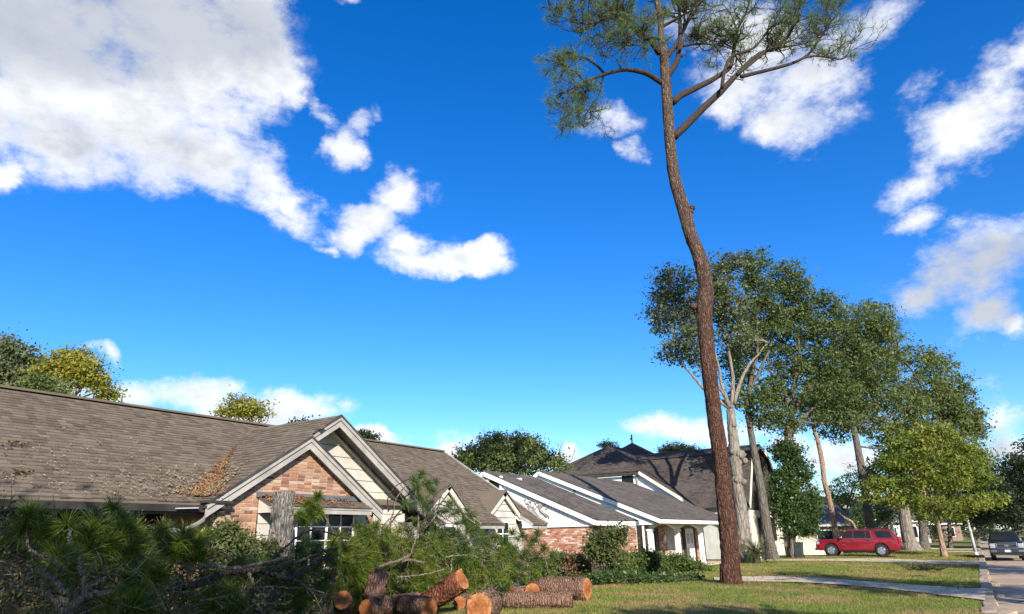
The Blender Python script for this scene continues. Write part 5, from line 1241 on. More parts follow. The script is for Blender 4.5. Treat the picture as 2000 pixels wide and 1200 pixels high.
log('log', 'torn reddish log lying crosswise between the two orange sawn ends', (772, 1180), .22, F9 * .65 + RT * .85, .95, M_LOGBARK)
log('log', 'log with an oblong orange sawn end just below the tilted log', (838, 1188), .235, F9 * .95 - RT * .75, 1.05, M_LOGBARK)
log('log', 'big tilted red barked log propped up with a splintered pale sawn top', (902, 1133), .25, -RT * .95 + F9 * .5 - Vector((0, 0, .62)), 1.25, M_REDBARK, up=.55, splinter=True)
log('log', 'short narrow log with a dull orange end tucked left of the widest log', (898, 1178), .17, F9 * .9 + RT * .2, .8, M_LOGBARK)
log('log', 'widest log with grey bark on top and a big orange sawn face', (936, 1186), .305, F9 * 1.0 + RT * .28, .95, M_LOGBARK)
log('log', 'small grey log end half buried in straw left of the flat log', (1000, 1158), .17, F9 * .5 + RT * .8, .6, M_LOGBARK)
log('log', 'log with a reddish brown sawn end facing the street behind the flat log', (1040, 1156), .24, F9 * .95 + RT * .35, .9, M_REDBARK)
log('log', 'low flat log with scaly grey bark lying across before the thick right log', (1118, 1172), .20, -RT * .95 + F9 * .15, 1.75, M_LOGBARK, cut=False)
log('log', 'long thick log at the right end of the row with a yellow sawn face', (1147, 1151), .31, -RT * .93 + F9 * .62, 1.5, M_LOGBARK)
# sawdust and straw about the logs
def floor_pt(n, cx, sx):
    out = []
    for _ in range(n):
        x = random.gauss(cx, sx); y = random.uniform(1140, 1215); p = on_ground(x, y)
        if p.x < -13.2: continue
        out.append(p)
    return out
V = []
for p in floor_pt(5200, 980, 190):
    a = random.random() * 2 * pi; L = random.uniform(.05, .16); d = Vector((cos(a), sin(a), random.uniform(0, .5))) * L; q = Vector((-sin(a), cos(a), 0)) * .006
    p = p + Vector((0, 0, random.uniform(.01, .08))); V += [p - q, p + q, p + d]
tag(soup('pine_straw_floor', M_DEADN, [tuple(v) for v in V], 3), 'brown fallen pine straw strewn round the sawn logs', 'pine straw', kind='stuff')

# ================================================================== the furrowed stump before the window
sp = Vector((-12.15, 9.62, 0)); tr = thing('tree_stump', 'tall grey furrowed tree stump leaning in front of the hooded window', 'stump', sp)
sb = [on_x(x, y, -12.15) for x, y in ((556, 961), (552, 1000), (548, 1045), (543, 1085))]
dlow = (sb[3] - sb[2]); low = sb[3] + dlow * ((sb[3].z + .1) / -dlow.z)
ps_ = spline([low, sb[3], sb[2], sb[1], sb[0]], 46); sb_r = interp([.34, .26, .235, .225, .215], 46)
b = MB(); i0 = 0
up = None
nn = 60
for k, p in enumerate(ps_):
    for j in range(nn):
        a = 2 * pi * j / nn; f = abs(((j * 17.0 / nn + .8 * mnoise.noise(Vector((cos(a) * 2, sin(a) * 2, k * .22)))) % 1.0) - .5) * 2
        rr = sb_r[k] * (.93 + .13 * f ** 1.5 + .05 * mnoise.noise(Vector((cos(a) * 4, sin(a) * 4, k * .6))))
        b.v.append((p.x + rr * cos(a), p.y + rr * sin(a), p.z + (.03 * mnoise.noise(Vector((a * 2, 0, 3))) if k == len(ps_) - 1 else 0)))
for k in range(len(ps_) - 1):
    for j in range(nn): a, c = k * nn + j, k * nn + (j + 1) % nn; b.f.append((a, c, c + nn, a + nn))
b.build('bark', M_GREYBARK, tr)
b = MB(); e = ps_[-1]; b.lathe([(.001, .012), (.12, .0), (.205, -.01)], e, 'z', 24); b.build('sawn_top', M_DEADWOOD, tr)

# ================================================================== fallen pine boughs
GB = 'fallen pine boughs heaped before the houses'
def behind(x, X):                 # right of the stump the heap lies beyond the row of logs
    return X if x < 655 else min(X, np.interp(x, [640, 700, 800, 900, 1000, 1060, 1160], [-12.75, -13.05, -12.8, -12.4, -12.5, -12.0, -10.9]))
def bough(lab, X, stem, tufts, r=.04, needles=M_NEEDLE, n=125, L=.31, spread=1, bark=M_DEADWOOD, dx=.0, width=.0095):
    """stem: photo path read on the upright plane X; tufts: photo spots, with their own small offset toward the street"""
    q = [on_x(x, y, behind(x, X + dx * i / max(1, len(stem) - 1))) for i, (x, y) in enumerate(stem)]
    q[0].z = max(q[0].z, .03)
    root = thing('pine_bough', lab, 'pine bough', q[0], GB)
    b = MB(); P = spline(q, 8 * (len(q) - 1)); 
    for k in range(1, len(P) - 1): P[k] = P[k] + Vector((random.gauss(0, .012), random.gauss(0, .012), random.gauss(0, .012)))
    R = interp([r, r * .8, r * .45], len(P) - 1); b.tube(P, R, 10, True, .12, X, 3, .7)
    tips = []
    for (x, y, *o) in tufts:
        c = on_x(x, y, behind(x, X + (o[0] if o else random.uniform(-.15, .35)))); h = min(P, key=lambda v: (v - c).length)
        d = c - h; m = h.lerp(c, .5) + Vector((random.gauss(0, .05), random.gauss(0, .05), -.15 * d.length))
        tw = spline([h, m, c], 6); b.tube(tw, interp([min(r * .6, .022), .012, .007], 6), 6, False)
        dd = (tw[-1] - tw[-3]); dd = dd.normalized() if dd.length > .01 else Vector((0, 0, 1))
        if spread: dd = (dd + Vector((.25, 0, .35))).normalized()
        tips.append((tuple(c), tuple(dd)))
        for e in range(2):      # older needles down the shoot
            s = tw[random.randint(3, 5)]; tips.append((tuple(s), tuple(dd)))
    b.build('wood', bark, root, True)
    T = [tips[i] for i in range(0, len(tips), 3)]; O = [t for i, t in enumerate(tips) if i % 3]
    V = np.concatenate([needle_tufts(T, n, L, width, .16, 2, 1.0), needle_tufts(O, n // 3, L * .9, width, .35, 2, 1.0)])
    soup('needles', needles, V, 3, root); return root
# left of the brick gable
bough('green bough under the eave at the far left with two upright bursts of needles', -10.6, [(95, 1120), (70, 1090), (54, 1050), (52, 1020)], [(55, 1005, .1), (85, 1020), (48, 1035), (100, 1040), (68, 1000, -.1)], .02)
bough('broad bough with a pale snapped twig below the middle of the left eave', -10.3, [(165, 1165), (158, 1110), (150, 1070), (135, 1040)], [(130, 1022, .1), (165, 1050), (110, 1060), (185, 1030), (150, 1085), (120, 1095), (175, 1075)], .03)
bough('bough with one dark burst standing against the gutter', -10.9, [(185, 1150), (200, 1090), (215, 1030), (220, 1000)], [(220, 990, 0), (240, 1020), (205, 1030), (180, 1012)], .025, M_NEEDLEB)
bough('wide dark green bough hanging below the gutter between two bursts', -10.5, [(240, 1160), (245, 1100), (235, 1060)], [(235, 1050), (262, 1035), (212, 1060), (255, 1070), (195, 1075), (225, 1085), (270, 1060), (245, 1030)], .03)
bough('upright yellow green bough with a starry burst left of the downspout', -10.9, [(320, 1150), (320, 1080), (322, 1040)], [(322, 1032, .1), (310, 1055), (330, 1065)], .022, M_NEEDLEY)
bough('thick green bough beside the brick corner of the gable', -10.9, [(372, 1150), (365, 1100), (360, 1070)], [(352, 1055, .1), (385, 1062), (400, 1050, -.1), (340, 1080), (378, 1085), (395, 1085), (362, 1040)], .03)
bough('low fan shaped bough with long combed needles at the lower left centre', -9.8, [(330, 1150), (300, 1130), (280, 1115)], [(278, 1125, .2), (300, 1140), (255, 1140), (282, 1150, .3), (310, 1120)], .025, M_NEEDLE, 220, .33)
bough('sprawling bough with needles swept down toward the bare branch', -9.9, [(100, 1095), (120, 1085), (145, 1075)], [(130, 1090, .2), (108, 1085), (150, 1100), (135, 1105, .2)], .018, M_NEEDLE, 200, .33)
bough('dull brown tipped bough low between the two greenest boughs', -10.2, [(290, 1130), (276, 1100), (272, 1075)], [(275, 1078), (290, 1095), (262, 1100), (240, 1098)], .02, M_NEEDLEY)
bough('orange dead needle spray low at the left by the bare forked branch', -9.6, [(165, 1160), (178, 1150), (184, 1146)], [(184, 1146), (190, 1152)], .012, M_DEADN, 90, .16)
# before the window
bough('bright bough dangling over the window hood right of the stump', -12.1, [(660, 1085), (650, 1040), (630, 1000), (615, 975)], [(600, 985, .1), (622, 968, .1), (605, 1010), (585, 1005), (625, 1000), (592, 1020), (610, 995)], .02, M_NEEDLE, 140, .24)
bough('dark bough low under the window panes right of the stump', -11.8, [(640, 1130), (610, 1095), (600, 1065)], [(598, 1060), (580, 1075), (615, 1080), (590, 1100)], .02, M_NEEDLEB)
bough('sparse bough in front of the right window panel', -11.9, [(700, 1110), (672, 1060), (660, 1048)], [(662, 1048), (648, 1060), (680, 1070)], .018)
# middle heap
bough('tall arching bough with hanging tufts against the white siding', -11.5, [(760, 1110), (762, 1040), (775, 975), (800, 945), (830, 940)], [(812, 955, .1), (835, 945, .1), (820, 975), (845, 960), (808, 935), (850, 940), (830, 990), (800, 985), (825, 925)], .024, M_NEEDLEB, 130, .25)
bough('curling bare bough with a dark tuft before the small wall gable', -11.4, [(820, 1040), (850, 1010), (862, 970), (880, 950), (900, 945)], [(880, 985, .1), (895, 1000), (905, 1020, .2), (920, 1008, .1), (868, 1000)], .022, M_NEEDLEB)
bough('dense yellow green bough at the middle of the heap above the tilted log', -10.6, [(800, 1130), (790, 1080), (770, 1050)], [(770, 1055), (745, 1065), (795, 1060), (760, 1085), (780, 1090), (730, 1050), (808, 1085), (750, 1040)], .03, M_NEEDLEY)
bough('long combed green bough spilling down behind the leftmost logs', -10.9, [(720, 1090), (700, 1085), (690, 1105)], [(700, 1110, .3), (680, 1120, .3), (720, 1120, .3), (700, 1140, .4), (735, 1100), (670, 1100), (715, 1085), (690, 1085)], .03, M_NEEDLE, 230, .36)
bough('light green bough lying low at the bottom left of the log row', -11.5, [(640, 1140), (600, 1150), (580, 1165)], [(590, 1160, .2), (565, 1175, .2), (610, 1170, .3), (580, 1190, .3), (550, 1190, .3), (602, 1195, .4), (625, 1150, .1)], .025, M_NEEDLEY, 220, .34)
bough('blue green bough with a dark starry burst right of the small wall gable', -10.9, [(960, 1130), (930, 1080), (915, 1040)], [(915, 1035, .1), (940, 1050), (895, 1050), (960, 1065), (930, 1025), (905, 1070), (950, 1090)], .03, M_NEEDLEB)
bough('deep green bough behind the splintered log', -10.6, [(980, 1150), (960, 1110), (930, 1085)], [(930, 1090, .2), (905, 1100), (960, 1105), (985, 1110), (940, 1120, .3), (970, 1130, .3), (910, 1080)], .03)
bough('olive bough fanned out above the gap behind the tilted log', -10.8, [(860, 1130), (850, 1090), (855, 1070)], [(850, 1075), (830, 1085), (870, 1080), (842, 1100, .2), (865, 1055), (880, 1065), (845, 1050)], .028, M_NEEDLEY)
bough('drooping bough over the log heap just right of the deep green one', -10.6, [(1040, 1120), (1020, 1085), (1000, 1070)], [(1000, 1075), (1025, 1080), (980, 1080), (1045, 1090), (1010, 1105, .2), (1035, 1065), (985, 1055)], .026, M_NEEDLEB)
bough('loose bough reaching toward the orange brick wall of the white house', -11.2, [(1070, 1110), (1060, 1075), (1045, 1055)], [(1040, 1055), (1020, 1045), (1062, 1070), (1080, 1085), (1000, 1040), (1050, 1040)], .022, M_NEEDLEB)
bough('short bough hanging below the curved dead limb at the heap centre', -10.3, [(790, 1130), (775, 1140), (768, 1150)], [(768, 1150, .2), (785, 1155, .2), (805, 1140), (740, 1140, .1), (820, 1150, .2)], .016, M_NEEDLE, 130)
bough('low bough between the torn log and the tilted log', -10.4, [(880, 1120), (860, 1135), (845, 1145)], [(850, 1140), (825, 1145), (868, 1120), (800, 1160)], .016, M_NEEDLE, 140)
bough('mid green bough filling the gap above the long combed bough', -11.0, [(690, 1120), (660, 1080), (650, 1070)], [(655, 1075), (690, 1060), (715, 1045), (640, 1090), (675, 1095), (730, 1075), (700, 1030)], .025)
bough('shaded bough between the combed bough and the fork of dead limbs', -10.9, [(620, 1150), (590, 1120)], [(590, 1120), (560, 1110), (620, 1110), (640, 1125), (570, 1140)], .022, M_NEEDLEB)

bough('dense green bough low in the heap between the splintered log and the right log', -10.9, [(960, 1160), (985, 1130), (1000, 1110)], [(1000, 1112), (975, 1125), (1020, 1125), (955, 1120), (990, 1140), (1030, 1110), (1045, 1125)], .022)
bough('fresh green bough standing behind the grey flaky log', -11.3, [(740, 1150), (745, 1110), (735, 1075)], [(735, 1078), (715, 1090), (755, 1085), (742, 1110), (725, 1060), (765, 1115)], .022)
bough('soft green bough piled above the oblong sawn end', -11.0, [(830, 1150), (825, 1115), (815, 1090)], [(815, 1090), (835, 1105), (800, 1110), (845, 1120), (825, 1130), (805, 1075)], .022)
bough('wide blue green bough hiding the foot of the small wall gable', -12.2, [(880, 1120), (885, 1070), (890, 1040)], [(885, 1040), (860, 1050), (910, 1060), (870, 1075), (900, 1090), (925, 1075), (850, 1030), (940, 1045)], .024, M_NEEDLEB)
bough('yellow green bough against the white wall left of the small wall gable', -12.4, [(740, 1110), (745, 1060), (735, 1030)], [(735, 1025), (715, 1035), (755, 1035), (725, 1055), (765, 1050), (700, 1050), (780, 1035)], .024, M_NEEDLEY)
bough('deep green bough at the foot of the house corner behind the right logs', -12.2, [(985, 1120), (975, 1075), (965, 1050)], [(965, 1048), (945, 1065), (990, 1065), (975, 1085), (1005, 1090), (955, 1090)], .022)
bough('feathery bough at the bottom edge under the thick dark limb', -9.6, [(440, 1215), (430, 1180), (420, 1160)], [(420, 1160, .1), (395, 1170, .1), (450, 1170, .1), (410, 1190, .2), (470, 1185, .2), (440, 1150)], .02)
bough('dark bough filling the corner between the thick limb and the stump', -11.2, [(500, 1140), (480, 1110), (470, 1090)], [(470, 1092), (500, 1100), (455, 1105), (520, 1110), (490, 1120)], .02, M_NEEDLEB)
bough('ragged bough at the bottom edge right of the forked pale limb', -9.2, [(260, 1215), (250, 1185), (240, 1165)], [(240, 1165), (215, 1175), (265, 1175), (290, 1185), (250, 1195)], .018)

bough('grey green bough under the drip of the tall gable between the bare shoots', -12.95, [(830, 1090), (825, 1050), (815, 1025)], [(812, 1020, 0), (835, 1030, 0), (795, 1035, 0), (825, 1055, 0), (850, 1045, 0), (800, 1065, 0), (840, 1010, 0)], .022, M_NEEDLEB)
bough('pale green bough right at the foot of the white wall behind the tilted log', -12.9, [(890, 1125), (885, 1100), (870, 1080)], [(868, 1085, 0), (895, 1095, 0), (850, 1100, 0), (915, 1110, 0), (880, 1120, 0), (860, 1060, 0)], .022, M_NEEDLE)

# ================================================================== bare dead limbs
GD = 'bare dead limbs in the heap'
def limb(lab, X, paths, m=M_DEADWOOD, dx=.0):
    root = None; b = MB()
    for pth, r0, r1 in paths:
        q = [on_x(x, y, behind(x, X + dx * i) + (.3 if x > 655 else 0)) for i, (x, y) in enumerate(pth)]
        if root is None: root = thing('dead_limb', lab, 'dead limb', q[0], GD)
        n = 9 * (len(q) - 1); P = spline(q, n)
        for k in range(1, n): P[k] = P[k] + Vector((random.gauss(0, .009), random.gauss(0, .009), random.gauss(0, .009)))
        b.tube(P, interp([r0, (r0 + r1) / 2, r1], n), 11, True, .12, X + r0 * 9, 3, .6)
    b.build('wood', m, root, True); return root
limb('forked pale limb rising from the bottom left corner of the heap', -8.6, [([(128, 1215), (128, 1180), (118, 1150), (95, 1130)], .055, .035), ([(125, 1205), (108, 1175), (85, 1160), (65, 1150)], .035, .02), ([(95, 1130), (80, 1115), (72, 1105)], .03, .015), ([(128, 1195), (150, 1175), (175, 1163), (220, 1155)], .05, .03), ([(163, 1165), (165, 1140), (158, 1110), (155, 1090)], .035, .025), ([(165, 1150), (190, 1140), (208, 1128)], .02, .012)])
limb('crooked thin limb with a bend below the far left bough', -9.4, [([(130, 1110), (95, 1095), (62, 1078), (52, 1055), (52, 1040)], .02, .012)])
limb('snapped pale twig with a white broken tip in the broad left bough', -9.8, [([(132, 1072), (135, 1052), (138, 1036)], .014, .02), ([(138, 1037), (115, 1037)], .008, .005)], M_PALEBARK)
limb('thick dark limb sweeping right from the low fan shaped bough', -10.2, [([(310, 1150), (345, 1146), (390, 1140), (440, 1120), (500, 1115), (530, 1120), (560, 1130), (590, 1118), (615, 1100), (650, 1088)], .07, .03), ([(530, 1120), (560, 1108), (600, 1090), (640, 1075), (662, 1070)], .035, .015), ([(440, 1122), (480, 1108), (530, 1102), (570, 1092)], .03, .012), ([(500, 1116), (520, 1120), (575, 1135), (620, 1140)], .025, .012)], M_LIMB)
limb('stubby pale limb end poking out left over the thick dark limb', -9.9, [([(391, 1110), (395, 1104), (420, 1106), (465, 1110), (500, 1102), (560, 1090)], .035, .025)])
limb('long thin limb climbing from the heap across the window', -11.3, [([(500, 1125), (540, 1085), (580, 1050), (610, 1036), (640, 1040), (680, 1055)], .026, .012), ([(610, 1036), (580, 1018), (600, 1022)], .006, .004)], M_LIMB)
limb('short broken limb drooping below the thick dark limb', -9.9, [([(485, 1120), (500, 1150), (520, 1168)], .03, .016), ([(500, 1148), (540, 1146), (575, 1150)], .016, .01)])
limb('curved grey limb above the grey flaky log', -10.5, [([(735, 1112), (750, 1103), (775, 1096), (800, 1086), (806, 1070), (815, 1040), (818, 1010)], .042, .014), ([(785, 1096), (805, 1094), (830, 1100)], .038, .03), ([(775, 1097), (800, 1084)], .03, .02)])
limb('straight pale stick lying behind the tilted log', -10.3, [([(775, 1127), (800, 1126), (830, 1122), (870, 1112)], .018, .008)], M_PALEBARK)
limb('pair of arched bare shoots before the white siding', -11.6, [([(758, 1000), (758, 975), (768, 955), (785, 942), (800, 936)], .018, .010), ([(758, 1000), (768, 985), (772, 975), (785, 962)], .01, .005), ([(758, 1000), (763, 985), (766, 968), (775, 958)], .008, .005)], M_LIMB)
limb('thin curving limb reaching up to the small wall gable', -11.3, [([(820, 1030), (845, 1000), (858, 985), (900, 1002), (930, 1010)], .02, .01), ([(800, 985), (830, 1010), (850, 1005)], .014, .008), ([(845, 1000), (848, 970), (872, 950)], .016, .008)], M_LIMB)
limb('wiry upright limb standing in the middle of the heap', -10.7, [([(790, 1125), (800, 1090), (810, 1060), (800, 1040), (780, 1020)], .018, .008), ([(790, 1125), (760, 1105), (748, 1060), (744, 1030)], .012, .006)], M_LIMB)
limb('bent stick over the right boughs of the heap', -10.4, [([(870, 1088), (905, 1084), (925, 1086), (940, 1094)], .012, .007)], M_PALEBARK)

# tangle of twigs and small leaves that fills the heap (nobody could count it)
tb = MB(); V = []; Vd = []
def heap_top(x): return np.interp(x, [-60, 0, 90, 250, 420, 520, 640, 760, 850, 960, 1060, 1120], [995, 1000, 1025, 1025, 1070, 1090, 1060, 1005, 1000, 1030, 1060, 1095])
for k in range(2100):
    x = random.uniform(-60, 1110) if k % 3 else random.uniform(-60, 420); X = random.uniform(-12.3, -11.2) if k % 5 else random.uniform(-10.8, -8.6)
    X = behind(x, X)
    top = heap_top(x) + (0 if X < -11 else 75); y = top + 8 + (1230 - top) * random.random() ** 1.1
    p = on_x(x, y, X)
    if p.z < .02 or p.y > 24: continue
    d = Vector((random.gauss(0, 1), random.gauss(0, 1), random.gauss(.1, .55))).normalized(); L = random.uniform(.15, .75)
    q = p + d * L * .5 + Vector((0, 0, random.gauss(.0, .05))); e = p + d * L
    tb.tube([p, q, e], [random.uniform(.005, .013), .006, .003], 4, False)
    for j in range(7 if x < 620 else 3):
        c = p.lerp(e, random.random()) + Vector((random.gauss(0, .06), random.gauss(0, .06), random.gauss(0, .05)))
        a = Vector((random.gauss(0, 1), random.gauss(0, 1), random.gauss(0, .7))).normalized() * random.uniform(.02, .045); s = a.orthogonal().normalized() * a.length * .42
        (V if random.random() < .78 else Vd).extend([c - a, c + s, c + a, c - s])
o = tb.build('brush_twigs', M_DEADWOOD); tag(o, 'tangled grey twigs filling the storm debris heap', 'twigs', kind='stuff')
tag(soup('brush_leaves', M_BUSH, [tuple(v) for v in V], 4), 'small dull green leaves caught all through the debris heap', 'leaves', kind='stuff')
tag(soup('brush_dead_leaves', M_BROWNL, [tuple(v) for v in Vd], 4), 'brown dead leaves caught all through the debris heap', 'leaves', kind='stuff')
tips = []
for k in range(600):
    x = random.uniform(-30, 1090) if k % 3 == 0 else random.uniform(690, 1060); X = behind(x, random.uniform(-12.6, -11.4)) - (.2 if x > 690 else 0); X = max(X, -13.1); top = heap_top(x) + (30 if 640 < x < 950 else 0); y = top + 22 + (1205 - top) * random.random(); p = on_x(x, y, X)
    if p.z > .05: tips.append((tuple(p), (random.gauss(0, .5), random.gauss(0, .5), random.gauss(.4, .4))))
tag(soup('loose_needles', M_NEEDLE, needle_tufts(tips, 80, .30, .010, .3, 2), 3), 'loose green pine needles matted through the debris heap', 'pine needles', kind='stuff')

# ================================================================== shrubs and hedge
def bush(name, lab, base, lobes, m, n, leaf, sig, group=None, cat='bush', stem=M_DEADWOOD, nl=24):
    base = Vector(base); root = thing(name, lab, cat, base, group); s = depth(base + Vector((0, 0, .5))) / FOC
    cs = [upright(x, y, base, o) for x, y, rx, ry, o in lobes]; rs = [(rx * s, max(rx, ry) * s * .9, ry * s) for x, y, rx, ry, o in lobes]
    V, cl = leaf_cloud(cs, rs, n, nl, leaf, sig, .35, .8); V[:, 2] = np.maximum(V[:, 2], base.z + .02); soup('leaves', m, V, 4, root)
    b = MB()
    for i in rng.permutation(len(cl))[:max(12, n // 6)]:
        c = Vector(cl[i]); f = base + Vector((random.gauss(0, .12), random.gauss(0, .12), 0)); f = Vector((base.x + (c.x - base.x) * .35, base.y + (c.y - base.y) * .35, base.z - .05))
        b.tube([f, f.lerp(c, .5) + Vector((0, 0, .1)), c], [.018, .012, .005], 4, False)
    b.build('stems', stem, root); return root
bush('bush', 'twiggy bush with glossy leaves at the brick corner left of the stump', (-12.7, 9.0, 0), [(440, 1045, 26, 26, 0), (470, 1060, 26, 24, 0), (500, 1085, 34, 26, -.1), (450, 1085, 34, 28, 0), (520, 1075, 22, 18, -.2), (425, 1100, 22, 30, 0), (480, 1110, 40, 24, 0)], M_BUSH, 430, .07, .10)
bush('bush', 'tall loose bush before the brick wall of the white house', (-13.0, 25.5, 0), [(1180, 1062, 26, 24, 0), (1168, 1052, 20, 18, 0), (1200, 1052, 20, 16, 0), (1160, 1078, 18, 14, 0), (1190, 1088, 30, 16, 0), (1214, 1042, 11, 9, 0)], M_BUSH, 330, .11, .17)
GH = 'clipped shrubs of the front hedge'
for i, (x, Xb, lab, lobes, m, n) in enumerate((
    (1110, 26.0, 'reddish dying shrub at the near end of the hedge', [(1125, 1108, 26, 22, 0), (1145, 1120, 18, 18, 0)], M_BROWNL, 130),
    (1100, 26.5, 'dark grey green shrub between the debris heap and the dying shrub', [(1090, 1108, 28, 22, 0), (1065, 1115, 24, 18, 0), (1110, 1098, 24, 14, 0)], M_HEDGE, 420),
    (1180, 28.0, 'low bright hedge shrub under the tall broad bush', [(1185, 1108, 34, 20, 0), (1160, 1118, 24, 16, 0), (1210, 1102, 26, 20, 0)], M_HEDGE, 560),
    (1250, 31.0, 'rounded hedge shrub in front of the first porch column', [(1245, 1104, 34, 24, 0), (1270, 1098, 28, 20, 0), (1230, 1118, 30, 14, 0)], M_HEDGE, 620),
    (1330, 34.0, 'last rounded hedge shrub before the lawn and the middle column', [(1320, 1106, 34, 20, 0), (1350, 1112, 30, 16, 0), (1300, 1112, 30, 18, 0), (1372, 1120, 18, 10, 0)], M_HEDGE, 620))):
    p = px_at(x, Xb); bush('hedge_shrub', lab, p, lobes, m, n, .10, .15, GH)
p = px_at(1160, 24.5); bush('weeds', 'low tangle of bright weeds along the foot of the hedge', p, [(1180, 1128, 34, 8, 0), (1230, 1130, 36, 7, 0), (1290, 1130, 36, 7, .5), (1130, 1134, 26, 8, 0), (1350, 1131, 26, 6, 1)], M_IVY, 330, .09, .12, None, 'weeds')
# cycad on the lawn
cy = px_at(1478, 44.5); cyr = thing('sago_palm', 'dark sago palm with arching fronds behind the foot of the tall pine', 'palm', cy)
b = MB(); b.tube([cy - Vector((0, 0, .1)), cy + Vector((0, 0, .5))], [.3, .24], 10, True, .15); b.build('trunk', M_OAKBARK, cyr)
rib = MB(); V = []
for k in range(74):
    a = random.random() * 2 * pi; el = random.uniform(-.1, 1.35); L = random.uniform(1.1, 1.6); h = Vector((cos(a), sin(a), 0)); p = cy + Vector((0, 0, .5)); v = h * cos(el) + Vector((0, 0, sin(el))); fr = [p]
    for s in range(9): v = (v + Vector((0, 0, -.16))).normalized(); fr.append(fr[-1] + v * L / 9)
    fr = [Vector((q.x, q.y, max(q.z, cy.z + .03))) for q in fr]
    rib.tube(fr, interp([.018, .012, .005], 9), 4, False)
    for s in range(2, 30):
        t = s / 30 * 9; i = min(8, int(t)); q = fr[i].lerp(fr[i + 1], t - i); tg = (fr[i + 1] - fr[i]).normalized()
        for sg in (-1, 1):
            sd = tg.cross(Vector((0, 0, 1))); sd = sd.normalized() if sd.length > .05 else Vector((1, 0, 0)); ll = .2 * (1 - abs(s / 30 - .45) * 1.1)
            e = q + (sd * sg * .85 + tg * .5 + Vector((0, 0, .25))).normalized() * ll; V += [q - tg * .012, q + tg * .012, e]
rib.build('frond_ribs', M_OLIVE, cyr); soup('fronds', M_DARKLEAF, [tuple(v) for v in V], 3, cyr)
# dead branch on the lawn
lp = on_ground(1806, 1116); lb = thing('lawn_branch', 'small dark leafy branch lying alone on the sunny lawn', 'branch', lp)
b = MB()
for k in range(12):
    p0 = lp + Vector((random.uniform(-.75, .75), random.uniform(-.3, .3), .05)); d = Vector((random.gauss(0, .5), random.gauss(0, .2), random.uniform(.05, .45))); b.tube([p0, p0 + d * .6, p0 + d], [.025, .018, .006], 5)
b.tube([lp + Vector((-.8, 0, .06)), lp + Vector((.8, .1, .12))], [.03, .02], 5); b.build('wood', M_DARK, lb)
V, cl = leaf_cloud([lp + Vector((-.2, 0, .15)), lp + Vector((.45, 0, .13))], [(.6, .3, .14), (.4, .3, .12)], 34, 12, .08, .09, .2); V[:, 2] = np.maximum(V[:, 2], lp.z + .03); soup('leaves', M_DARKLEAF, V, 4, lb)
for i, (x, y, lab) in enumerate(((1888, 1148, 'pale bare stick lying on the grass edge of the front path'), (1795, 1127, 'thin dark stick on the lawn below the small leafy branch'))):
    p = on_ground(x, y, .02); b = MB(); b.tube([p + Vector((-.35, -.05, .02)), p + Vector((0, .06, .05)), p + Vector((.3, 0, .02))], [.02, .025, .01], 6); tag(b.build('lawn_stick', M_PALEBARK if i == 0 else M_DARK), lab, 'stick', 'sticks on the lawn')
# wheeled bin
bp = px_at(1562, 53.8); bn = thing('rubbish_bin', 'dark grey green wheeled rubbish bin between the ivy clad tree and the red vehicle', 'bin', bp)
b = MB(); z = 1.0; b.v += [(bp.x + x * .24, bp.y + y * .26, bp.z + .06) for x, y in ((-1, -1), (1, -1), (1, 1), (-1, 1))] + [(bp.x + x * .31, bp.y + y * .36, bp.z + z) for x, y in ((-1, -1), (1, -1), (1, 1), (-1, 1))]
b.f += [(0, 3, 2, 1), (0, 1, 5, 4), (1, 2, 6, 5), (2, 3, 7, 6), (3, 0, 4, 7), (4, 5, 6, 7)]
M_BIN = m_plain('bin_plastic', (.035, .05, .048), .5, .1); o = b.build('body', M_BIN, bn); o.modifiers.new('edge', 'BEVEL').width = .02
b = MB(); b.box((bp.x, bp.y, bp.z + 1.04), (.68, .8, .06)); b.box((bp.x, bp.y + .4, bp.z + 1.0), (.5, .06, .05)); o = b.build('lid', M_BIN, bn); o.modifiers.new('edge', 'BEVEL').width = .02
for sx in (-1, 1): b = MB(); b.lathe([(.001, -.03), (.12, -.03), (.12, .03), (.001, .03)], (bp.x + sx * .27, bp.y + .25, bp.z + .12), 'x', 14); b.build('wheel', M_DARK, bn)
# leaning lamp post
q = on_ground(1907, 1085); top = upright(1874, 953, q); pl = thing('lamp_post', 'leaning grey lamp post on the verge in front of the black truck', 'lamp post', q)
b = MB(); b.tube([q - Vector((0, 0, .1)), q.lerp(top, .3), q.lerp(top, .65), top], [.13, .105, .08, .055], 12); b.tube([q - Vector((0, 0, .1)), q + Vector((0, 0, .25))], [.19, .16], 12); b.build('pole', M_GREYWALL, pl, True)
b = MB(); b.tube(spline([top, top + Vector((.15, 0, .5)), top + Vector((.7, .1, .75)), top + Vector((1.3, .2, .8))], 10), .035, 8); b.build('arm', M_GREYWALL, pl, True)
b = MB(); b.box(top + Vector((1.5, .23, .78)), (.55, .2, .1)); o = b.build('lamp_head', M_GREYWALL, pl); o.modifiers.new('edge', 'BEVEL').width = .03
# leaf litter on lawns
V = []
for k in range(2600):
    p = Vector((random.uniform(-11.5, -.5), random.uniform(15, 60), 0)); p.z = ground_z(p.x) + .07; a = Vector((random.gauss(0, 1), random.gauss(0, 1), random.gauss(0, .3))).normalized() * .05; s = Vector((-a.y, a.x, .01)) * .5
    V += [p - a, p + s, p + a, p - s]
tag(soup('lawn_leaf_litter', M_BROWNL, [tuple(v) for v in V], 4), 'brown leaves thinly scattered over the lawns', 'leaf litter', kind='stuff')
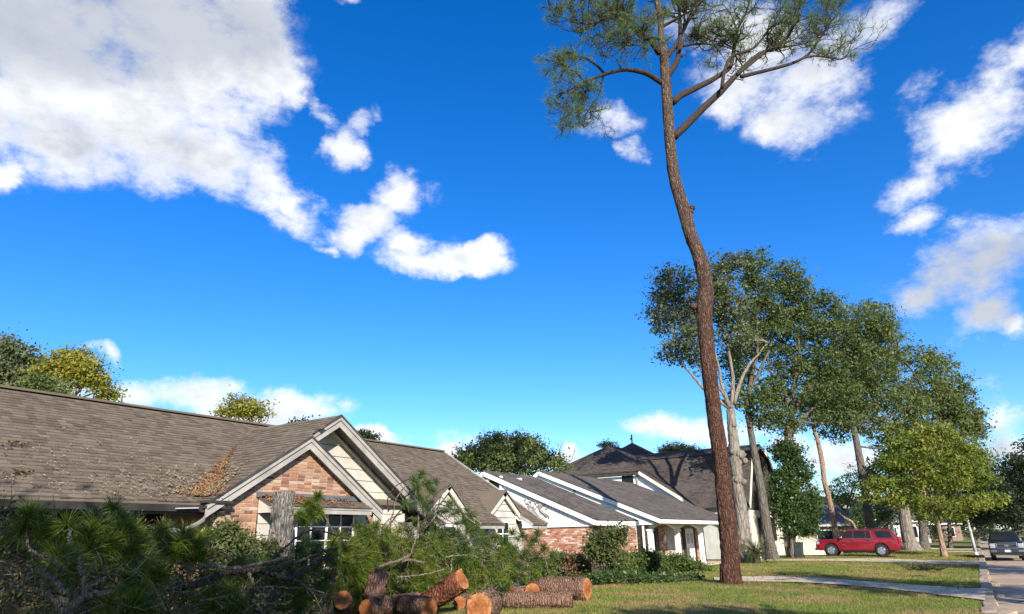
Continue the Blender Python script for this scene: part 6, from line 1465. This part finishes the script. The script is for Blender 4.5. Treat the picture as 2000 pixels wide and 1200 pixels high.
# ================================================================== vehicles
def car_paint(name, c, rough=.22, metal=.3):
    def f(t):
        n = t.noise(obco(t), 2.2, 4); col = t.mix(t.step(n, .3, .7), c, tuple(x * .82 for x in c))
        return bsdf(t, col, rough, spec=.5, **{'Metallic': metal, 'Coat Weight': .5, 'Coat Roughness': .1})
    return material(name, f)
M_RED = car_paint('deep_red_paint', (.27, .012, .024)); M_BLACK = m_plain('black_truck_paint', (.010, .011, .012), .38, .2, 3, .05, .3); M_NAVY = car_paint('dark_blue_paint', (.014, .018, .035))
M_CHROME = material('chrome_trim', lambda t: bsdf(t, (.40, .41, .42), .22, Metallic=1.0))
M_ALLOY = material('alloy_wheel', lambda t: bsdf(t, (.55, .55, .56), .3, Metallic=.8))
M_TYRE = m_plain('tyre_rubber', (.02, .02, .02), .85, .2)
M_PLASTIC = m_plain('black_plastic', (.018, .018, .019), .55, .15)
M_LENS = material('headlamp_lens', lambda t: bsdf(t, (.45, .47, .5), .1, Metallic=.5))
M_TAIL = material('tail_lamp_lens', lambda t: bsdf(t, (.35, .012, .012), .12, spec=.6))
M_PLATE = m_plain('licence_plate', (.62, .62, .6), .5, .1)
def bev(o, wd, seg=3): m = o.modifiers.new('edge', 'BEVEL'); m.width = wd; m.segments = seg; m.limit_method = 'ANGLE'; m.angle_limit = radians(28); o.data.polygons.foreach_set('use_smooth', [True] * len(o.data.polygons)); return o
def wheel(root, x, y, r, wd, sgn, spokes=5):
    b = MB(); b.lathe([(r * .62, -wd / 2), (r * .93, -wd / 2), (r, -wd * .36), (r, wd * .36), (r * .93, wd / 2), (r * .62, wd / 2), (r * .62, -wd / 2)], (0, 0, 0), 'y', 28)
    h = b.build('wheel', M_TYRE, root, True, (x, y, r))
    b = MB(); s = sgn * wd / 2
    b.lathe([(r * .66, s * .98), (r * .62, s * 1.02), (r * .58, s * .9), (r * .56, s * .3), (.001, s * .2)], (0, 0, 0), 'y', 28)
    for k in range(spokes):
        a = 2 * pi * k / spokes + .3
        for da in (-.13, .13): b.bar((cos(a) * r * .10, s * .92, sin(a) * r * .10), (cos(a + da) * r * .58, s * .84, sin(a + da) * r * .58), .05 if abs(s) else .05, r * .17, (0, 1, 0))
    b.lathe([(r * .16, s * .8), (r * .15, s * 1.0), (.001, s * 1.02)], (0, 0, 0), 'y', 14)
    rim = b.build('rim', M_ALLOY, h)
    b = MB(); b.lathe([(r * .57, s * .25), (.001, s * .24)], (0, 0, 0), 'y', 20); b.build('hub_shadow', M_PLASTIC, h)
def arch_pts(cx, r, z, n=11): return [(cx - r * cos(pi * k / n), z + r * sin(pi * k / n) * 1.0) for k in range(n + 1)]
def body_prism(b, prof, half, tuck=.0):
    n = len(prof); i = len(b.v)
    for y in (-half, half):
        for x, z in prof: b.v.append((x, y * (1 - tuck * max(0, abs(x) - 1.9)), z))
    b.f.append(tuple(i + k for k in range(n))); b.f.append(tuple(i + n + k for k in reversed(range(n))))
    for k in range(n): b.f.append((i + k, i + n + k, i + n + (k + 1) % n, i + (k + 1) % n))
def side_point(y0, y1, z0, z1, x, z, sg, out=.0): f = (z - z0) / (z1 - z0); return (x, sg * (y0 + (y1 - y0) * f + out), z)

# ---- red vehicle on the drive
sx, sy = px_at(1598, 57.5), px_at(1769, 57.5)
suv = thing('red_car', 'deep red long estate car with chrome trim parked across the drive', 'car', (-6.9, 58.0, 0), local=True)
suv_mid = (px_at(1598, 58).x + px_at(1769, 58).x) / 2
suv.location = (suv_mid, 58.0, ground_z(suv_mid) + .03); suv.rotation_euler = (0, radians(-1.0), pi + radians(2))
WX1, WX2, WR = 1.78, -1.52, .40
prof = [(-2.80, .50)] + [(x, z) for x, z in [(-2.62, .40)]] + arch_pts(WX2, .49, .40)[0:0] + [(WX2 - .49, .40)] + arch_pts(WX2, .49, .42)[1:-1] + [(WX2 + .49, .38), (WX1 - .49, .38)] + arch_pts(WX1, .49, .42)[1:-1] + [(WX1 + .49, .38), (2.62, .36), (2.78, .46), (2.84, .72), (2.80, 1.0), (2.62, 1.10), (1.40, 1.19), (-2.60, 1.22), (-2.78, 1.12), (-2.84, .82)]
b = MB(); body_prism(b, prof, 1.0, .07); body = bev(b.build('body', M_RED, suv), .06)
b = MB(); z0, z1 = 1.16, 1.84
base = [(1.42, .955), (-2.64, .955)]; top = [(.42, .74), (-2.30, .74)]
v = [(1.42, -.96, z0), (-2.66, -.96, z0), (-2.66, .96, z0), (1.42, .96, z0), (.50, -.76, z1), (-2.26, -.76, z1), (-2.26, .76, z1), (.50, .76, z1)]
b.v += v; b.f += [(0, 1, 2, 3), (4, 7, 6, 5), (0, 4, 5, 1), (1, 5, 6, 2), (2, 6, 7, 3), (3, 7, 4, 0)]; bev(b.build('cabin', M_RED, suv), .09, 4)
def lerp3(a, c, t): return tuple(a[i] + (c[i] - a[i]) * t for i in range(3))
def pane(name, pts, off, m, parent, th=.012):
    p = [Vector(q) for q in pts]; n = (p[1] - p[0]).cross(p[2] - p[0]).normalized(); n = n if n.dot(Vector(off)) > 0 else -n
    b = MB(); b.prism([q + n * .004 for q in p], n * th); return b.build(name, m, parent)
for sg in (-1, 1):
    S = lambda x, z, o=.006: side_point(.96, .76, z0, z1, x, z, sg, o)
    off = (0, sg, .2)
    pane('window', [S(1.12, 1.25), S(.22, 1.25), S(.22, 1.74), S(.56, 1.74)], off, M_GLASS, suv)
    pane('window', [S(.16, 1.25), S(-.62, 1.25), S(-.62, 1.74), S(.16, 1.74)], off, M_GLASS, suv)
    pane('window', [S(-.67, 1.25), S(-.95, 1.25), S(-.90, 1.74), S(-.67, 1.74)], off, M_GLASS, suv)
    pane('window', [S(-1.36, 1.27), S(-2.34, 1.27), S(-2.18, 1.74), S(-1.22, 1.74)], off, M_GLASS, suv)
    b = MB(); b.bar(S(1.2, 1.225, .016), S(-1.05, 1.225, .016), .02, .028, (0, 0, 1)); b.bar(S(-1.02, 1.225, .016), S(-.95, 1.76, .016), .02, .03, (1, 0, 0)); b.build('chrome_strip', M_CHROME, suv)
    b = MB(); b.bar((.30, sg * .70, 1.90), (-2.1, sg * .70, 1.90), .05, .04); b.bar((.28, sg * .7, 1.86), (.28, sg * .7, 1.9), .05, .08, (1, 0, 0)); b.bar((-2.08, sg * .7, 1.86), (-2.08, sg * .7, 1.9), .05, .08, (1, 0, 0)); b.build('roof_rail', M_PLASTIC, suv)
    for x in (.28, -.82): b = MB(); b.box((x, sg * 1.012, 1.12), (.2, .03, .045)); bev(b.build('door_handle', M_CHROME, suv), .012)
    for x in (1.18, .19, -.78): b = MB(); b.box((x, sg * 1.0, .82), (.012, .006, .72)); b.build('door_gap', M_PLASTIC, suv)
    b = MB(); b.box((1.02, sg * 1.12, 1.28), (.16, .24, .18)); o = bev(b.build('mirror', M_RED if False else M_CHROME, suv), .04)
    b = MB(); b.box((.1, sg * 1.005, .50), (2.0, .02, .10)); b.build('sill_strip', M_RED, suv)
    b = MB(); b.box((.12, sg * .93, .36), (2.2, .16, .05)); b.build('running_board', M_PLASTIC, suv)
    b = MB(); b.box((2.68, sg * .80, .90), (.26, .34, .2)); bev(b.build('headlight', M_LENS, suv), .03)
    b = MB(); b.box((-2.74, sg * .90, 1.1), (.12, .16, .5)); bev(b.build('tail_light', M_TAIL, suv), .03)
    b = MB(); b.box((.9, sg * 1.004, .78), (.22, .006, .04)); b.build('badge', M_CHROME, suv)
    for x in (WX1, WX2):
        wheel(suv, x, sg * .86, WR, .27, sg); b = MB(); b.lathe([(.47, -.2), (.47, .13 * sg), (.001, -.0)], (x, sg * .8, .42), 'y', 20); b.build('wheel_well', M_PLASTIC, suv)
pane('windscreen', [lerp3(v[0], v[4], .1), lerp3(v[3], v[7], .1), lerp3(v[7], v[3], .12), lerp3(v[4], v[0], .12)], (1, 0, .5), M_GLASS, suv)
pane('rear_window', [lerp3(v[1], v[5], .15), lerp3(v[2], v[6], .15), lerp3(v[6], v[2], .15), lerp3(v[5], v[1], .15)], (-1, 0, .4), M_GLASS, suv)
b = MB(); b.box((-2.86, 0, .55), (.16, 1.9, .2)); bev(b.build('rear_bumper', M_PLASTIC, suv), .05)
b = MB(); b.box((-2.92, 0, .72), (.1, .9, .06)); b.build('tow_step', M_CHROME, suv)
b = MB(); b.box((2.84, 0, .48), (.12, 1.86, .2)); bev(b.build('front_bumper', M_PLASTIC, suv), .05)
b = MB(); b.box((2.83, 0, .84), (.06, 1.1, .3)); b.build('grille', M_CHROME, suv)
b = MB(); b.box((0, 0, .42), (4.6, 1.7, .25)); b.build('underbody', M_PLASTIC, suv)

# ---- black pickup coming toward the viewer
pk = thing('black_truck', 'black pickup truck with a big chrome framed grille facing the viewer at the kerb', 'truck', (0, 0, 0), local=True)
pk.location = (1.5, 63, -.42); pk.rotation_euler = (0, 0, -pi / 2)
WX1, WX2, WR = 1.95, -1.75, .41
prof = [(-2.9, .6), (-2.8, .5), (WX2 - .5, .48)] + arch_pts(WX2, .5, .46)[1:-1] + [(WX2 + .5, .42), (WX1 - .5, .42)] + arch_pts(WX1, .5, .46)[1:-1] + [(WX1 + .5, .45), (2.82, .45), (2.92, .62), (2.92, 1.10), (2.80, 1.22), (1.35, 1.30), (-2.9, 1.30)]
b = MB(); body_prism(b, prof, 1.0, .04); bev(b.build('body', M_BLACK, pk), .06)
v = [(1.40, -.93, 1.26), (-1.05, -.93, 1.26), (-1.05, .93, 1.26), (1.40, .93, 1.26), (.55, -.74, 1.92), (-.85, -.74, 1.92), (-.85, .74, 1.92), (.55, .74, 1.92)]
b = MB(); b.v += v; b.f += [(0, 1, 2, 3), (4, 7, 6, 5), (0, 4, 5, 1), (1, 5, 6, 2), (2, 6, 7, 3), (3, 7, 4, 0)]; bev(b.build('cabin', M_BLACK, pk), .08, 4)
pane('windscreen', [lerp3(lerp3(v[0], v[3], .05), v[4], .1), lerp3(lerp3(v[3], v[0], .05), v[7], .1), lerp3(lerp3(v[7], v[4], .06), v[3], .1), lerp3(lerp3(v[4], v[7], .06), v[0], .1)], (1, 0, .5), M_GLASS, pk)
for sg in (-1, 1):
    S = lambda x, z, o=.006: side_point(.93, .74, 1.26, 1.92, x, z, sg, o)
    pane('window', [S(1.1, 1.34), S(.3, 1.34), S(.3, 1.82), S(.6, 1.82)], (0, sg, .2), M_GLASS, pk); pane('window', [S(.22, 1.34), S(-.8, 1.34), S(-.7, 1.82), S(.22, 1.82)], (0, sg, .2), M_GLASS, pk)
    b = MB(); b.box((2.86, sg * .80, .98), (.18, .34, .32)); bev(b.build('headlight', M_LENS, pk), .04)
    b = MB(); b.box((2.93, sg * .78, .66), (.06, .22, .10)); b.build('fog_lamp', M_PLASTIC, pk)
    b = MB(); b.box((1.05, sg * 1.16, 1.40), (.14, .28, .24)); bev(b.build('mirror', M_BLACK, pk), .04)
    for x in (WX1, WX2): wheel(pk, x, sg * .86, WR, .28, sg, 6)
b = MB()
for z in (.80, 1.16): b.box((2.95, 0, z), (.07, 1.2, .06))
for y in (-.58, .58): b.box((2.95, y, .98), (.07, .07, .42))
bev(b.build('grille_frame', M_CHROME, pk), .02)
b = MB(); b.box((2.93, 0, .98), (.03, 1.1, .34)); gr = b.build('grille', M_PLASTIC, pk)
for z in (.89, 1.07): b = MB(); b.box((2.955, 0, z), (.03, 1.08, .025)); b.build('grille_bar', M_CHROME, gr)
b = MB(); b.lathe([(.001, .02), (.14, .015), (.15, 0)], (0, 0, 0), 'x', 20)
for i, q in enumerate(b.v): b.v[i] = (q[0] + 2.97, q[1] * 1.1, q[2] * .55 + .98)
b.build('emblem', M_CHROME, pk)
b = MB(); b.box((2.97, 0, .64), (.14, 1.98, .2)); bev(b.build('bumper', M_CHROME, pk), .04)
for y in (-.42, .42): b = MB(); b.box((3.03, y, .64), (.03, .42, .11)); b.build('bumper_vent', M_PLASTIC, pk)
b = MB(); b.box((3.045, 0, .65), (.02, .3, .15)); b.build('licence_plate', M_PLATE, pk)
b = MB(); b.box((2.86, 0, .46), (.2, 1.8, .14)); b.build('air_dam', M_PLASTIC, pk)
b = MB(); b.box((3.0, 0, .36), (.05, 1.55, .03)); b.build('lower_lip', M_CHROME, pk)
b = MB(); b.box((0, 0, .5), (5.2, 1.7, .2)); b.build('underbody', M_PLASTIC, pk)
for sg in (-1, 1): b = MB(); b.box((-2.0, sg * .95, 1.34), (1.8, .1, .06)); b.build('bed_rail', M_BLACK, pk)

# ---- dark saloon behind it, at the right edge
sd = thing('dark_saloon', 'dark blue saloon parked beyond the black truck at the right edge', 'car', (0, 0, 0), local=True)
sd.location = (4.3, 72, -.42); sd.rotation_euler = (0, 0, -pi / 2)
prof = [(-2.3, .4), (-1.85, .3)] + arch_pts(-1.4, .38, .32)[1:-1] + [(-1.0, .26), (1.0, .26)] + arch_pts(1.4, .38, .32)[1:-1] + [(1.85, .28), (2.25, .34), (2.3, .6), (2.1, .78), (1.0, .92), (-2.1, .98), (-2.3, .85)]
b = MB(); body_prism(b, prof, .9, .05); bev(b.build('body', M_NAVY, sd), .06)
v = [(1.1, -.82, .9), (-1.8, -.82, .9), (-1.8, .82, .9), (1.1, .82, .9), (.3, -.62, 1.43), (-1.1, -.62, 1.43), (-1.1, .62, 1.43), (.3, .62, 1.43)]
b = MB(); b.v += v; b.f += [(0, 1, 2, 3), (4, 7, 6, 5), (0, 4, 5, 1), (1, 5, 6, 2), (2, 6, 7, 3), (3, 7, 4, 0)]; bev(b.build('cabin', M_NAVY, sd), .08, 3)
pane('windscreen', [lerp3(v[0], v[4], .1), lerp3(v[3], v[7], .1), lerp3(v[7], v[3], .1), lerp3(v[4], v[0], .1)], (1, 0, .5), M_GLASS, sd)
for sg in (-1, 1):
    b = MB(); b.box((2.2, sg * .66, .66), (.16, .34, .14)); bev(b.build('headlight', M_LENS, sd), .03)
    for x in (1.4, -1.4): wheel(sd, x, sg * .78, .33, .22, sg)
b = MB(); b.box((2.29, 0, .58), (.05, .8, .16)); b.build('grille', M_PLASTIC, sd)
